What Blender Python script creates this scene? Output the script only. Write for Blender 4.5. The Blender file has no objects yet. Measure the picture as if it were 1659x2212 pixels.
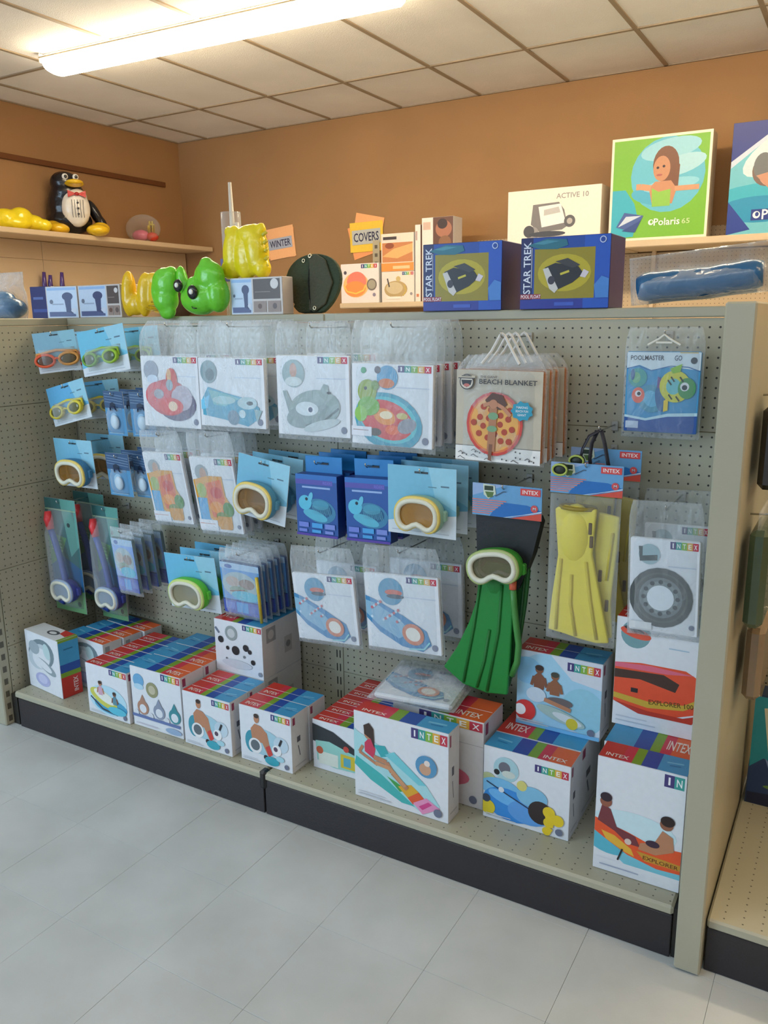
import bpy, bmesh, math, random
from mathutils import Vector, Matrix, Euler, noise as mnoise
random.seed(7)
SC = bpy.context.scene
COLL = SC.collection
R = math.radians
IN = 0.0254
# ------------------------------------------------------------------ camera
cam_data = bpy.data.cameras.new('camera')
cam_data.sensor_fit = 'VERTICAL'
cam_data.sensor_height = 24.0
cam_data.lens = 1776.34 / 2212.0 * 24.0
cam = bpy.data.objects.new('camera', cam_data)
COLL.objects.link(cam)
rt = Vector((0.8643, 0.5029, -0.0129)); dn = Vector((0.1032, -0.2023, -0.9739)); fw = Vector((-0.4923, 0.8403, -0.2268))
fw.normalize(); rt = (rt - fw * rt.dot(fw)).normalized(); up = rt.cross(fw)
mw = Matrix((( rt.x, up.x, -fw.x, 1.5159), (rt.y, up.y, -fw.y, -2.2574), (rt.z, up.z, -fw.z, 1.5237), (0, 0, 0, 1)))
cam.matrix_world = mw
SC.camera = cam
# ------------------------------------------------------------------ light and exposure
SC.view_settings.view_transform = 'Standard'
SC.view_settings.look = 'None'
SC.view_settings.gamma = 1.0
SC.view_settings.use_curve_mapping = False
SC.view_settings.exposure = 0.0
world = bpy.data.worlds.new('daylight'); SC.world = world
world.use_nodes = True
bg = world.node_tree.nodes['Background']
bg.inputs[0].default_value = (0.66, 0.80, 1.0, 1)
bg.inputs[1].default_value = 0.75
def area(name, loc, target, sx, sy, power, color):
    d = bpy.data.lights.new(name, 'AREA'); d.shape = 'RECTANGLE'; d.size = sx; d.size_y = sy
    d.energy = power; d.color = color
    o = bpy.data.objects.new(name, d); COLL.objects.link(o)
    o.location = loc
    o.rotation_euler = (Vector(target) - Vector(loc)).to_track_quat('-Z', 'Y').to_euler()
    return o
area('storefront_window_light', (-3.0, -4.4, 1.7), (-0.7, 0.0, 0.4), 2.6, 2.2, 128, (0.56, 0.79, 1.0))
SC.cycles.transparent_max_bounces = 24
# ------------------------------------------------------------------ colour and materials
def lin(c, a=1.0):
    o = []
    for v in c[:3]:
        v = v / 255.0
        o.append(v / 12.92 if v <= 0.04045 else ((v + 0.055) / 1.055) ** 2.4)
    return (o[0], o[1], o[2], a)
def newmat(name):
    m = bpy.data.materials.new(name); m.use_nodes = True
    return m, m.node_tree, m.node_tree.nodes['Principled BSDF']
def link(nt, a, b): nt.links.new(a, b)
def vmat(name, rough, metallic=0.0, var=0.06, scale=60.0, bump=0.0, bscale=40.0, coat=0.0, sss=0.0):
    """material that takes its colour from the mesh's own Col attribute, with a little printed or moulded grain"""
    m, nt, b = newmat(name)
    at = nt.nodes.new('ShaderNodeAttribute'); at.attribute_name = 'Col'
    tc = nt.nodes.new('ShaderNodeTexCoord')
    nz = nt.nodes.new('ShaderNodeTexNoise'); nz.inputs['Scale'].default_value = scale; nz.inputs['Detail'].default_value = 3
    link(nt, tc.outputs['Object'], nz.inputs['Vector'])
    mr = nt.nodes.new('ShaderNodeMapRange'); mr.inputs['To Min'].default_value = 1 - var; mr.inputs['To Max'].default_value = 1 + var
    link(nt, nz.outputs['Fac'], mr.inputs['Value'])
    mx = nt.nodes.new('ShaderNodeVectorMath'); mx.operation = 'SCALE'
    link(nt, at.outputs['Color'], mx.inputs[0]); link(nt, mr.outputs['Result'], mx.inputs['Scale'])
    link(nt, mx.outputs['Vector'], b.inputs['Base Color'])
    b.inputs['Roughness'].default_value = rough; b.inputs['Metallic'].default_value = metallic
    b.inputs['Coat Weight'].default_value = coat
    if sss: b.inputs['Subsurface Weight'].default_value = sss; b.inputs['Subsurface Radius'].default_value = (0.02, 0.02, 0.01)
    if bump:
        n2 = nt.nodes.new('ShaderNodeTexNoise'); n2.inputs['Scale'].default_value = bscale; n2.inputs['Detail'].default_value = 4
        link(nt, tc.outputs['Object'], n2.inputs['Vector'])
        bp = nt.nodes.new('ShaderNodeBump'); bp.inputs['Strength'].default_value = bump; bp.inputs['Distance'].default_value = 0.01
        link(nt, n2.outputs['Fac'], bp.inputs['Height']); link(nt, bp.outputs['Normal'], b.inputs['Normal'])
    return m
M_CARD = vmat('printed_card', 0.38)
M_PAPER = vmat('matte_paper', 0.7)
M_VINYL = vmat('inflatable_vinyl', 0.24, bump=0.35, bscale=22, coat=0.3)
M_PLASTIC = vmat('moulded_plastic', 0.32, bump=0.05)
M_RUBBER = vmat('soft_rubber', 0.5, bump=0.1)
M_CLOTH = vmat('woven_fabric', 0.9, bump=0.5, bscale=120)
M_METAL = vmat('painted_steel', 0.42, var=0.03, scale=5)
M_CHROME = vmat('chrome_wire', 0.25, metallic=1.0, var=0.02)
def clear_mat(name, base, cover, tint=(0.92, 0.95, 0.97), bump=0.6, bscale=26, rough=0.16, stretch=(1, 1, 1)):
    """thin clear film: mostly see-through, a milky share and sharp wrinkled highlights"""
    m, nt, b = newmat(name)
    out = nt.nodes['Material Output']
    tr = nt.nodes.new('ShaderNodeBsdfTransparent'); tr.inputs[0].default_value = (0.97, 0.98, 0.98, 1)
    b.inputs['Base Color'].default_value = (*tint, 1); b.inputs['Roughness'].default_value = rough
    b.inputs['Specular IOR Level'].default_value = 0.8
    tc = nt.nodes.new('ShaderNodeTexCoord')
    mp = nt.nodes.new('ShaderNodeMapping'); mp.inputs['Scale'].default_value = stretch
    link(nt, tc.outputs['Object'], mp.inputs['Vector'])
    nz = nt.nodes.new('ShaderNodeTexNoise'); nz.inputs['Scale'].default_value = bscale; nz.inputs['Detail'].default_value = 3
    nz.inputs['Roughness'].default_value = 0.5; nz.inputs['Distortion'].default_value = 0.8
    link(nt, mp.outputs['Vector'], nz.inputs['Vector'])
    bp = nt.nodes.new('ShaderNodeBump'); bp.inputs['Strength'].default_value = bump; bp.inputs['Distance'].default_value = 0.02
    link(nt, nz.outputs['Fac'], bp.inputs['Height']); link(nt, bp.outputs['Normal'], b.inputs['Normal'])
    lw = nt.nodes.new('ShaderNodeLayerWeight'); lw.inputs['Blend'].default_value = 0.35
    link(nt, bp.outputs['Normal'], lw.inputs['Normal'])
    mr = nt.nodes.new('ShaderNodeMapRange'); mr.inputs['To Min'].default_value = base; mr.inputs['To Max'].default_value = cover
    link(nt, lw.outputs['Facing'], mr.inputs['Value'])
    mx = nt.nodes.new('ShaderNodeMixShader')
    link(nt, mr.outputs['Result'], mx.inputs[0]); link(nt, tr.outputs[0], mx.inputs[1]); link(nt, b.outputs[0], mx.inputs[2])
    link(nt, mx.outputs[0], out.inputs['Surface'])
    return m
M_BAG = clear_mat('clear_poly_bag', 0.085, 0.62, bump=0.75, bscale=15, rough=0.07, stretch=(1.2, 1.2, 0.8))
M_WRAP = clear_mat('loose_clear_wrap', 0.05, 0.6, bump=0.9, bscale=12, rough=0.06)
M_FILM = clear_mat('clear_blister', 0.05, 0.5, bump=0.15, bscale=12)
M_LENS = clear_mat('tinted_lens', 0.62, 0.85, bump=0.02, rough=0.1)
_n = M_LENS.node_tree; _a = _n.nodes.new('ShaderNodeAttribute'); _a.attribute_name = 'Col'; link(_n, _a.outputs['Color'], _n.nodes['Principled BSDF'].inputs['Base Color'])
def peg_mat(name, color, a0, a1, off0, off1, pitch0=IN, pitch1=IN, rad=0.0028, dark=0.06):
    """painted steel with a grid of punched holes, in world axes a0/a1"""
    m, nt, b = newmat(name)
    g = nt.nodes.new('ShaderNodeNewGeometry'); sp = nt.nodes.new('ShaderNodeSeparateXYZ')
    link(nt, g.outputs['Position'], sp.inputs[0])
    def axis(a, off, pitch):
        s = nt.nodes.new('ShaderNodeMath'); s.operation = 'SUBTRACT'; s.inputs[1].default_value = off
        link(nt, sp.outputs[a], s.inputs[0])
        p = nt.nodes.new('ShaderNodeMath'); p.operation = 'PINGPONG'; p.inputs[1].default_value = pitch / 2
        link(nt, s.outputs[0], p.inputs[0])
        q = nt.nodes.new('ShaderNodeMath'); q.operation = 'POWER'; q.inputs[1].default_value = 2
        link(nt, p.outputs[0], q.inputs[0]); return q
    q0, q1 = axis(a0, off0, pitch0), axis(a1, off1, pitch1)
    ad = nt.nodes.new('ShaderNodeMath'); link(nt, q0.outputs[0], ad.inputs[0]); link(nt, q1.outputs[0], ad.inputs[1])
    lt = nt.nodes.new('ShaderNodeMath'); lt.operation = 'LESS_THAN'; lt.inputs[1].default_value = rad * rad
    link(nt, ad.outputs[0], lt.inputs[0])
    nz = nt.nodes.new('ShaderNodeTexNoise'); nz.inputs['Scale'].default_value = 3.0
    link(nt, g.outputs['Position'], nz.inputs['Vector'])
    cr = nt.nodes.new('ShaderNodeMix'); cr.data_type = 'RGBA'
    c = lin(color); cr.inputs[6].default_value = tuple(v * 0.93 for v in c[:3]) + (1,); cr.inputs[7].default_value = c
    link(nt, nz.outputs['Fac'], cr.inputs[0])
    mx = nt.nodes.new('ShaderNodeMix'); mx.data_type = 'RGBA'
    link(nt, lt.outputs[0], mx.inputs[0]); link(nt, cr.outputs[2], mx.inputs[6])
    mx.inputs[7].default_value = tuple(v * dark for v in c[:3]) + (1,)
    link(nt, mx.outputs[2], b.inputs['Base Color']); b.inputs['Roughness'].default_value = 0.45
    return m
PUTTY = (176, 172, 150)
M_PEG = peg_mat('pegboard_back', PUTTY, 'X', 'Z', 0.5 * IN, 1.522)
M_PEGY = peg_mat('pegboard_side', PUTTY, 'Y', 'Z', 0.5 * IN, 1.522, dark=0.25)
M_DECK = peg_mat('perforated_deck', PUTTY, 'X', 'Y', 0.5 * IN, -0.40, pitch0=1.6 * IN, pitch1=IN, rad=0.0022, dark=0.2)
M_PEGR = peg_mat('pegboard_room', (196, 172, 138), 'X', 'Z', 0.5 * IN, 1.6, dark=0.3)
def paint(name, color, rough=0.8, var=0.05, scale=2.0, bump=0.05, bscale=180, vary2=None):
    m, nt, b = newmat(name)
    tc = nt.nodes.new('ShaderNodeTexCoord'); g = nt.nodes.new('ShaderNodeNewGeometry')
    nz = nt.nodes.new('ShaderNodeTexNoise'); nz.inputs['Scale'].default_value = scale; nz.inputs['Detail'].default_value = 5
    link(nt, g.outputs['Position'], nz.inputs['Vector'])
    c = lin(color); c2 = lin(vary2) if vary2 else tuple(v * (1 - 2 * var) for v in c[:3]) + (1,)
    mx = nt.nodes.new('ShaderNodeMix'); mx.data_type = 'RGBA'; mx.inputs[6].default_value = c2; mx.inputs[7].default_value = c
    rmp = nt.nodes.new('ShaderNodeMapRange'); rmp.inputs['From Min'].default_value = 0.3; rmp.inputs['From Max'].default_value = 0.7
    link(nt, nz.outputs['Fac'], rmp.inputs['Value']); link(nt, rmp.outputs['Result'], mx.inputs[0])
    link(nt, mx.outputs[2], b.inputs['Base Color']); b.inputs['Roughness'].default_value = rough
    n2 = nt.nodes.new('ShaderNodeTexNoise'); n2.inputs['Scale'].default_value = bscale
    link(nt, g.outputs['Position'], n2.inputs['Vector'])
    bp = nt.nodes.new('ShaderNodeBump'); bp.inputs['Strength'].default_value = bump; bp.inputs['Distance'].default_value = 0.01
    link(nt, n2.outputs['Fac'], bp.inputs['Height']); link(nt, bp.outputs['Normal'], b.inputs['Normal'])
    return m
M_WALL = paint('tan_wall_paint', (169, 128, 85), bump=0.12)
M_TRIM = paint('brown_trim_paint', (112, 66, 28))
M_TILE = paint('vinyl_floor_tile', (206, 210, 210), rough=0.32, scale=3.5, bump=0.02, vary2=(188, 192, 190))
M_GROUT = paint('floor_slab', (172, 174, 170))
M_CEIL = paint('ceiling_tile', (250, 248, 244), rough=0.95, bump=0.35, bscale=220)
M_TBAR = paint('ceiling_grid', (164, 146, 122), rough=0.6)
M_KICK = paint('black_kick_plate', (44, 40, 44), rough=0.4, bump=0.1)
M_PUTTY = paint('putty_steel', PUTTY, rough=0.42, bump=0.02)
M_SHELFR = paint('room_shelf_steel', (214, 190, 156), rough=0.5, bump=0.02)
def glow(name, color, strength):
    m, nt, b = newmat(name)
    b.inputs['Base Color'].default_value = (*color, 1)
    b.inputs['Emission Color'].default_value = (*color, 1); b.inputs['Emission Strength'].default_value = strength
    return m
M_GLOW = glow('lit_lens', (1.0, 0.85, 0.61), 30.0)
M_GLOW3 = glow('lit_lens_warm', (1.0, 0.78, 0.46), 16.0)
M_GLOW2 = glow('lit_lens_neutral', (0.86, 0.94, 1.0), 8.0)  # lens of the unseen fixtures added over the front aisle
# ------------------------------------------------------------------ mesh builder
class MB:
    def __init__(s): s.v = []; s.f = []; s.c = []
    def add(s, vs, fs, c):
        o = len(s.v); s.v += [tuple(v) for v in vs]
        c4 = lin(c)
        for f in fs: s.f.append([i + o for i in f]); s.c.append(c4)
        return s
    def box(s, x0, y0, z0, x1, y1, z1, c):
        vs = [(x0,y0,z0),(x1,y0,z0),(x1,y1,z0),(x0,y1,z0),(x0,y0,z1),(x1,y0,z1),(x1,y1,z1),(x0,y1,z1)]
        return s.add(vs, [(3,2,1,0),(4,5,6,7),(0,1,5,4),(1,2,6,5),(2,3,7,6),(3,0,4,7)], c)
    def cbox(s, x0, y0, z0, x1, y1, z1, c, b=0.002):
        bm = bmesh.new(); bmesh.ops.create_cube(bm, size=1)
        for v in bm.verts: v.co = Vector(((x0+x1)/2 + v.co.x*(x1-x0), (y0+y1)/2 + v.co.y*(y1-y0), (z0+z1)/2 + v.co.z*(z1-z0)))
        bmesh.ops.bevel(bm, geom=bm.edges[:], offset=b, segments=1, affect='EDGES')
        bm.verts.index_update()
        s.add([v.co[:] for v in bm.verts], [[v.index for v in f.verts] for f in bm.faces], c); bm.free(); return s
    def ell(s, ctr, rad, c, seg=14, rings=9, rot=None):
        vs = []; fs = []
        m = Euler(rot).to_matrix() if rot else None
        for i in range(rings + 1):
            th = math.pi * i / rings
            for j in range(seg):
                ph = 2 * math.pi * j / seg
                p = Vector((rad[0]*math.sin(th)*math.cos(ph), rad[1]*math.sin(th)*math.sin(ph), rad[2]*math.cos(th)))
                if m: p = m @ p
                vs.append((p.x+ctr[0], p.y+ctr[1], p.z+ctr[2]))
        for i in range(rings):
            for j in range(seg):
                k = (j + 1) % seg
                fs.append((i*seg+j, (i+1)*seg+j, (i+1)*seg+k, i*seg+k))
        return s.add(vs, fs, c)
    def tube(s, pts, r, c, n=8, closed=False, caps=True, rz=1.0):
        pts = [Vector(p) for p in pts]; L = len(pts); vs = []; fs = []
        rr = r if isinstance(r, (list, tuple)) else [r] * L
        prev = None
        for i, p in enumerate(pts):
            a = pts[(i-1) % L] if closed or i else p; b = pts[(i+1) % L] if closed or i < L-1 else p
            t = (b - a).normalized()
            if prev is None:
                u = t.orthogonal().normalized()
            else:
                u = (prev - t * prev.dot(t)).normalized()
            prev = u; w = t.cross(u)
            for j in range(n):
                q = 2 * math.pi * j / n
                vs.append(p + (u * math.cos(q) + w * math.sin(q) * rz) * rr[i])
        for i in range(L if closed else L - 1):
            k = (i + 1) % L
            for j in range(n):
                m = (j + 1) % n
                fs.append((i*n+j, i*n+m, k*n+m, k*n+j))
        if caps and not closed:
            fs.append(tuple(range(n-1, -1, -1))); fs.append(tuple((L-1)*n + j for j in range(n)))
        return s.add(vs, fs, c)
    def prism(s, poly, y0, y1, c):
        """outline in x,z pushed through y"""
        n = len(poly)
        vs = [(p[0], y0, p[1]) for p in poly] + [(p[0], y1, p[1]) for p in poly]
        fs = [tuple(range(n)), tuple(range(2*n-1, n-1, -1))] + [(i, i+n, (i+1) % n + n, (i+1) % n) for i in range(n)]
        return s.add(vs, fs, c)
    def cyl(s, p0, p1, r, c, n=14): return s.tube([p0, p1], r, c, n)
    def build(s, name, mat, parent=None, smooth=False):
        me = bpy.data.meshes.new(name)
        me.from_pydata(s.v, [], s.f)
        at = me.color_attributes.new('Col', 'FLOAT_COLOR', 'CORNER')
        buf = []
        for f, c in zip(s.f, s.c): buf.extend(c * len(f))
        at.data.foreach_set('color', buf)
        me.materials.append(mat)
        if smooth: me.polygons.foreach_set('use_smooth', [True] * len(me.polygons))
        me.update()
        o = bpy.data.objects.new(name, me); COLL.objects.link(o)
        if parent: o.parent = parent
        return o
def thing(name, label, cat, loc=(0,0,0), rot=(0,0,0), group=None):
    o = bpy.data.objects.new(name, None); COLL.objects.link(o)
    o.empty_display_size = 0.05
    o.location = loc; o.rotation_euler = rot
    o['label'] = label; o['category'] = cat
    if group: o['group'] = group
    return o
def tag(o, label, cat, group=None):
    o['label'] = label; o['category'] = cat
    if group: o['group'] = group
    return o
def struct(o): o['kind'] = 'structure'; return o
def dup(root, loc, label, group=None, rot=None):
    r = root.copy(); COLL.objects.link(r); r.location = loc
    if rot: r.rotation_euler = rot
    r['label'] = label
    if group: r['group'] = group
    for ch in root.children:
        c = ch.copy(); COLL.objects.link(c); c.parent = r
        for g in ch.children:
            d = g.copy(); COLL.objects.link(d); d.parent = c
    return r
# ------------------------------------------------------------------ flat print on a face
_glyph = {}
def glyphs(txt):
    if txt not in _glyph:
        cu = bpy.data.curves.new('lettering', 'FONT'); cu.body = txt; cu.resolution_u = 2; cu.offset = .014
        ob = bpy.data.objects.new('lettering', cu)
        me = ob.to_mesh()
        vs = [(v.co.x, v.co.y) for v in me.vertices]; fs = [tuple(p.vertices) for p in me.polygons]
        ob.to_mesh_clear(); bpy.data.objects.remove(ob); bpy.data.curves.remove(cu)
        x0 = min(v[0] for v in vs); x1 = max(v[0] for v in vs); y0 = min(v[1] for v in vs); y1 = max(v[1] for v in vs)
        _glyph[txt] = ([((x-x0)/(x1-x0), (y-y0)/(y1-y0)) for x, y in vs], fs, (x1-x0)/(y1-y0))
    return _glyph[txt]
def clip(poly):
    for ax, lim, sg in ((0, 0, 1), (0, 100, -1), (1, 0, 1), (1, 100, -1)):
        out = []
        for i, p in enumerate(poly):
            q = poly[(i+1) % len(poly)]
            a = (p[ax]-lim)*sg; b = (q[ax]-lim)*sg
            if a >= 0: out.append(p)
            if (a > 0) != (b > 0) and a != b and not (a == 0 or b == 0):
                t = a/(a-b); out.append((p[0]+(q[0]-p[0])*t, p[1]+(q[1]-p[1])*t))
        poly = out
        if len(poly) < 3: return []
    return poly
class Art:
    """a flat print: layers of ink in percent of a face, u to the right and v up"""
    def __init__(s, asp=1.0): s.L = []; s.asp = asp
    def p(s, pts, c):
        q = clip(list(pts))
        if len(q) >= 3: s.L.append((q, [tuple(range(len(q)))], c))
        return s
    def r(s, x0, y0, x1, y1, c): return s.p([(x0,y0),(x1,y0),(x1,y1),(x0,y1)], c)
    def e(s, cx, cy, rx, ry, c, rot=0, n=22):
        a = R(rot); pts = []
        for i in range(n):
            t = 2*math.pi*i/n; x = rx*math.cos(t); y = ry*math.sin(t)/s.asp
            pts.append((cx + x*math.cos(a) - y*math.sin(a), cy + (x*math.sin(a) + y*math.cos(a))*s.asp))
        return s.p(pts, c)
    def o(s, cx, cy, r, c): return s.e(cx, cy, r, r*s.asp, c)
    def l(s, pts, w, c):
        for a, b in zip(pts, pts[1:]):
            dx = b[0]-a[0]; dy = (b[1]-a[1])/s.asp; L = math.hypot(dx, dy) or 1
            nx, ny = -dy/L*w/2, dx/L*w/2*s.asp
            s.p([(a[0]+nx,a[1]+ny),(b[0]+nx,b[1]+ny),(b[0]-nx,b[1]-ny),(a[0]-nx,a[1]-ny)], c)
        return s
    def t(s, txt, cx, cy, w, h, c, rot=0):
        vs, fs, _ = glyphs(txt); a = R(rot); out = []
        for x, y in vs:
            px = (x-.5)*w; py = (y-.5)*h/s.asp
            out.append((cx + px*math.cos(a) - py*math.sin(a), cy + (px*math.sin(a) + py*math.cos(a))*s.asp))
        s.L.append((out, fs, c)); return s
    def build(s, name, parent, O, U, V, N, mat=None, step=0.00012, flat=False):
        O = Vector(O); U = Vector(U); V = Vector(V); N = Vector(N); b = MB()
        for i, (pts, fs, c) in enumerate(s.L):
            k = step * (i + 1)
            b.add([O + U*(x/100) + V*(y/100) + N*k for x, y in pts], fs, c)
        return b.build(name, mat or M_CARD, parent)
# ================================================================== the room
YB, XL, ZC = 3.315, -3.714, 2.998
W8 = (232, 234, 238)
def slab(name, x0, y0, z0, x1, y1, z1, mat, parent=None, c=PUTTY, bev=0.0):
    b = MB()
    if bev: b.cbox(x0, y0, z0, x1, y1, z1, c, bev)
    else: b.box(x0, y0, z0, x1, y1, z1, c)
    return b.build(name, mat, parent)
floor = struct(slab('floor', XL, -6.0, -0.12, 4.6, YB, -0.004, M_GROUT))
tile_me = None
for i in range(-8, 8):
    for j in range(-8, 1):
        x0 = 0.433 + i * 0.3048; y0 = -0.16 + j * 0.3048
        if x0 > 2.3 or (x0 + y0) < -3.2: continue
        if tile_me is None:
            t = MB().cbox(-0.1521, -0.1521, -0.004, 0.1521, 0.1521, 0.0, W8, 0.0005).build('floor_tile', M_TILE, floor); tile_me = t.data
        else:
            t = bpy.data.objects.new('floor_tile', tile_me); COLL.objects.link(t); t.parent = floor
        t.location = (x0 + 0.1524, y0 + 0.1524, random.uniform(-0.0003, 0.0))
far_floor = struct(slab('trim_1', XL, 0.75, -0.004, 4.6, YB, 0.0, M_TILE)); far_floor['label'] = 'pale vinyl floor of the aisle behind the gondola'
struct(slab('wall_back', XL - 0.12, YB, -0.12, 4.6, YB + 0.12, ZC + 0.1, M_WALL))
struct(slab('wall_left', XL - 0.12, -6.0, -0.12, XL, YB, ZC + 0.1, M_WALL))
struct(slab('wall_right', 4.6, -6.0, -0.12, 4.72, YB + 0.12, ZC + 0.1, M_WALL))
ceiling = struct(slab('ceiling', XL - 0.12, -6.0, ZC + 0.035, 4.72, YB + 0.12, ZC + 0.1, M_CEIL))
GX, GY = -2.168, 2.55
cols = [GX + k * 0.6096 for k in range(-3, 9)]
rows = [YB, GY, GY - 1.2192, GY - 2.4384, GY - 3.6576]
for i in range(len(cols) - 1):
    for j in range(len(rows) - 1):
        x0 = max(cols[i], XL) + 0.009; x1 = cols[i+1] - 0.009
        if x1 - x0 < 0.05: continue
        MB().cbox(x0, rows[j+1] + 0.009, ZC + 0.004, x1, rows[j] - 0.009 if j else YB - 0.002, ZC + 0.022, W8, 0.003).build('ceiling_tile', M_CEIL, ceiling)
for x in cols[1:]:
    slab('grid_bar', x - 0.012, rows[-1], ZC - 0.003, x + 0.012, YB, ZC + 0.006, M_TBAR, ceiling)
for y in rows[1:]:
    slab('grid_bar', XL, y - 0.012, ZC - 0.0032, cols[-1], y + 0.012, ZC + 0.0058, M_TBAR, ceiling)
slab('wall_angle', XL, YB - 0.016, ZC - 0.003, 4.6, YB, ZC + 0.004, M_TBAR, ceiling)
slab('wall_angle', XL, -1.2, ZC - 0.003, XL + 0.016, YB, ZC + 0.004, M_TBAR, ceiling)
struct(slab('trim_2', XL, -1.0, 2.625, XL + 0.022, 3.12, 2.662, M_TRIM, bev=0.003))
# ceiling fixture : long wraparound with two lit lenses and a metal spine
fx = thing('ceiling_light', 'long lit wraparound fluorescent fixture under the tiled ceiling at upper left', 'ceiling light', (-1.560, 1.270, ZC), (0, 0, R(2.6)))
MB().cbox(-1.10, -0.060, -0.030, 1.10, 0.060, -0.003, (200, 192, 178), 0.004).build('housing', M_METAL, fx)
def lens(y0, y1):
    n = 13; prof = []
    for i in range(n):
        t = math.pi * i / (n - 1)
        prof.append(((y0 + y1)/2 - math.cos(t) * (y1 - y0)/2, -0.028 - 0.072 * math.sin(t) ** 0.5))
    vs = []; L = 1.09; xs = (-L, -L + .02, L - .02, L); sc = (.86, 1, 1, .86)
    for x, q in zip(xs, sc): vs += [(x, y * q, -0.028 + (z + 0.028) * q) for y, z in prof]
    fs = [(k*n + i, k*n + i + 1, (k+1)*n + i + 1, (k+1)*n + i) for k in range(3) for i in range(n-1)] + [tuple(range(n)), tuple(range(4*n-1, 3*n-1, -1))]
    return MB().add(vs, fs, W8)
lens(-0.092, 0.092).build('diffuser', M_GLOW, fx)
MB().cbox(-1.112, -0.085, -0.050, -1.098, 0.085, -0.003, (214, 206, 192), 0.004).build('end_cap', M_METAL, fx)
MB().cbox(1.098, -0.085, -0.050, 1.112, 0.085, -0.003, (214, 206, 192), 0.004).build('end_cap', M_METAL, fx)
MB().box(-1.09, -0.101, -0.034, 1.09, -0.091, -0.026, (150, 136, 112)).build('lens_rail', M_METAL, fx)
MB().box(-1.09, 0.091, -0.034, 1.09, 0.101, -0.026, (150, 136, 112)).build('lens_rail', M_METAL, fx)
for k, (x, y) in enumerate(((0.95, 1.33), (3.36, 1.38))):  # unseen copies added out of view to brighten the ceiling and rear aisle
    dup(fx, (x, y, ZC), 'unseen wraparound fluorescent fixture added further right in the rear aisle row' + (' by the right wall' if k else ''), 'ceiling fixtures')
for k, (x, y) in enumerate(((-1.60, -2.3), (0.90, -2.3), (3.1, -0.7))):  # unseen copies added out of view, tinted to light aisle and right bay
    f2 = dup(fx, (x, y, ZC), ('neutral', 'neutral', 'warm')[k] + ' lit unseen fluorescent fixture added over the front aisle, ' + ('left', 'middle', 'right')[k], 'ceiling fixtures')
    for c in f2.children:
        if c.name.startswith('diffuser'): c.data = c.data.copy(); c.data.materials[0] = M_GLOW3 if k == 2 else M_GLOW2
fx['group'] = 'ceiling fixtures'
# ================================================================== gondola
gon = thing('gondola_shelving', 'putty steel pegboard gondola with black kick plates and two side panels', 'display shelving')
XA, XB, DF, GT, DK = -1.250, 1.257, 0.445, 1.548, 0.145
seams = [0.10, 0.315, 0.620, 0.925, 1.230, 1.520]
for x0, x1 in ((XA + 0.004, -0.019), (0.019, XB - 0.002)):
    for z0, z1 in zip(seams, seams[1:]):
        MB().cbox(x0, 0.002, z0 + 0.0008, x1, 0.022, z1 - 0.0008, PUTTY, 0.0012).build('back_panel', M_PEG, gon)
    MB().cbox(x0, -0.004, 1.5215, x1, 0.40, GT, PUTTY, 0.003).build('top_cap', M_PUTTY, gon)
b = MB(); b.box(-0.0185, 0.000, 0.0, 0.0185, 0.05, 1.5205, PUTTY); b.build('upright', M_PUTTY, gon)
b = MB(); b.box(XA - 0.045, 0.0015, 0.0, XA + 0.0035, 0.05, 1.5205, PUTTY); b.build('upright', M_PUTTY, gon)
b = MB(); b.box(-0.0188, 0.001, 1.5210, 0.0188, 0.30, GT - 0.0006, PUTTY); b.build('cap_joint', M_PUTTY, gon)
b = MB()
for k in range(28):
    z = 1.500 - k * 2 * IN
    for sx in (-0.0085, 0.0045): b.box(sx, -0.0006, z - 0.016, sx + 0.004, 0.0005, z + 0.012, (34, 32, 28))
o = b.build('upright_slot', M_METAL, gon); o['kind'] = 'stuff'
for x0, x1 in ((XA + 0.035, -0.004), (0.004, XB - 0.014)):
    MB().cbox(x0, -DF, 0.119, x1, -0.002, DK, PUTTY, 0.006).build('base_deck', M_DECK, gon)
for x0, x1 in ((XA + 0.048, -0.003), (0.003, XB - 0.016)):
    MB().cbox(x0, -DF + 0.004, 0.0, x1, -DF + 0.02, 0.118, (40, 36, 40), 0.002).build('kick_plate', M_KICK, gon)
b = MB(); b.cbox(-0.016, -DF - 0.004, 0.088, 0.012, -DF + 0.03, DK + 0.006, (26, 25, 26), 0.008); b.build('deck_clip', M_PLASTIC, gon)
MB().box(XB - 0.014, -DF + 0.01, 0.0, XB - 0.001, -0.01, 0.135, (28, 26, 24)).build('deck_bracket', M_METAL, gon)
MB().box(XA + 0.001, -DF + 0.01, 0.0, XA + 0.034, -0.01, 0.125, (40, 38, 34)).build('deck_bracket', M_METAL, gon)
# left side panel : slotted front post plus punched infill panels
MB().cbox(XA - 0.055, -0.470, 0.0, XA - 0.001, -0.425, GT, PUTTY, 0.004).build('side_post', M_PUTTY, gon)
b = MB()
for k in range(30):
    z = 1.50 - k * 2 * IN
    b.box(XA - 0.0015, -0.456, z - 0.012, XA - 0.0002, -0.440, z + 0.012, (92, 88, 74))
o = b.build('side_post_slot', M_METAL, gon); o['kind'] = 'stuff'
for z0, z1 in zip(seams, seams[1:]):
    MB().cbox(XA - 0.04, -0.424, z0 + 0.0008, XA, -0.001, z1 - 0.0008, PUTTY, 0.0012).build('side_panel', M_PEGY, gon)
MB().cbox(XA - 0.05, -0.47, 1.5215, XA + 0.002, 0.02, GT + 0.001, PUTTY, 0.003).build('side_rail', M_PUTTY, gon)
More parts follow.
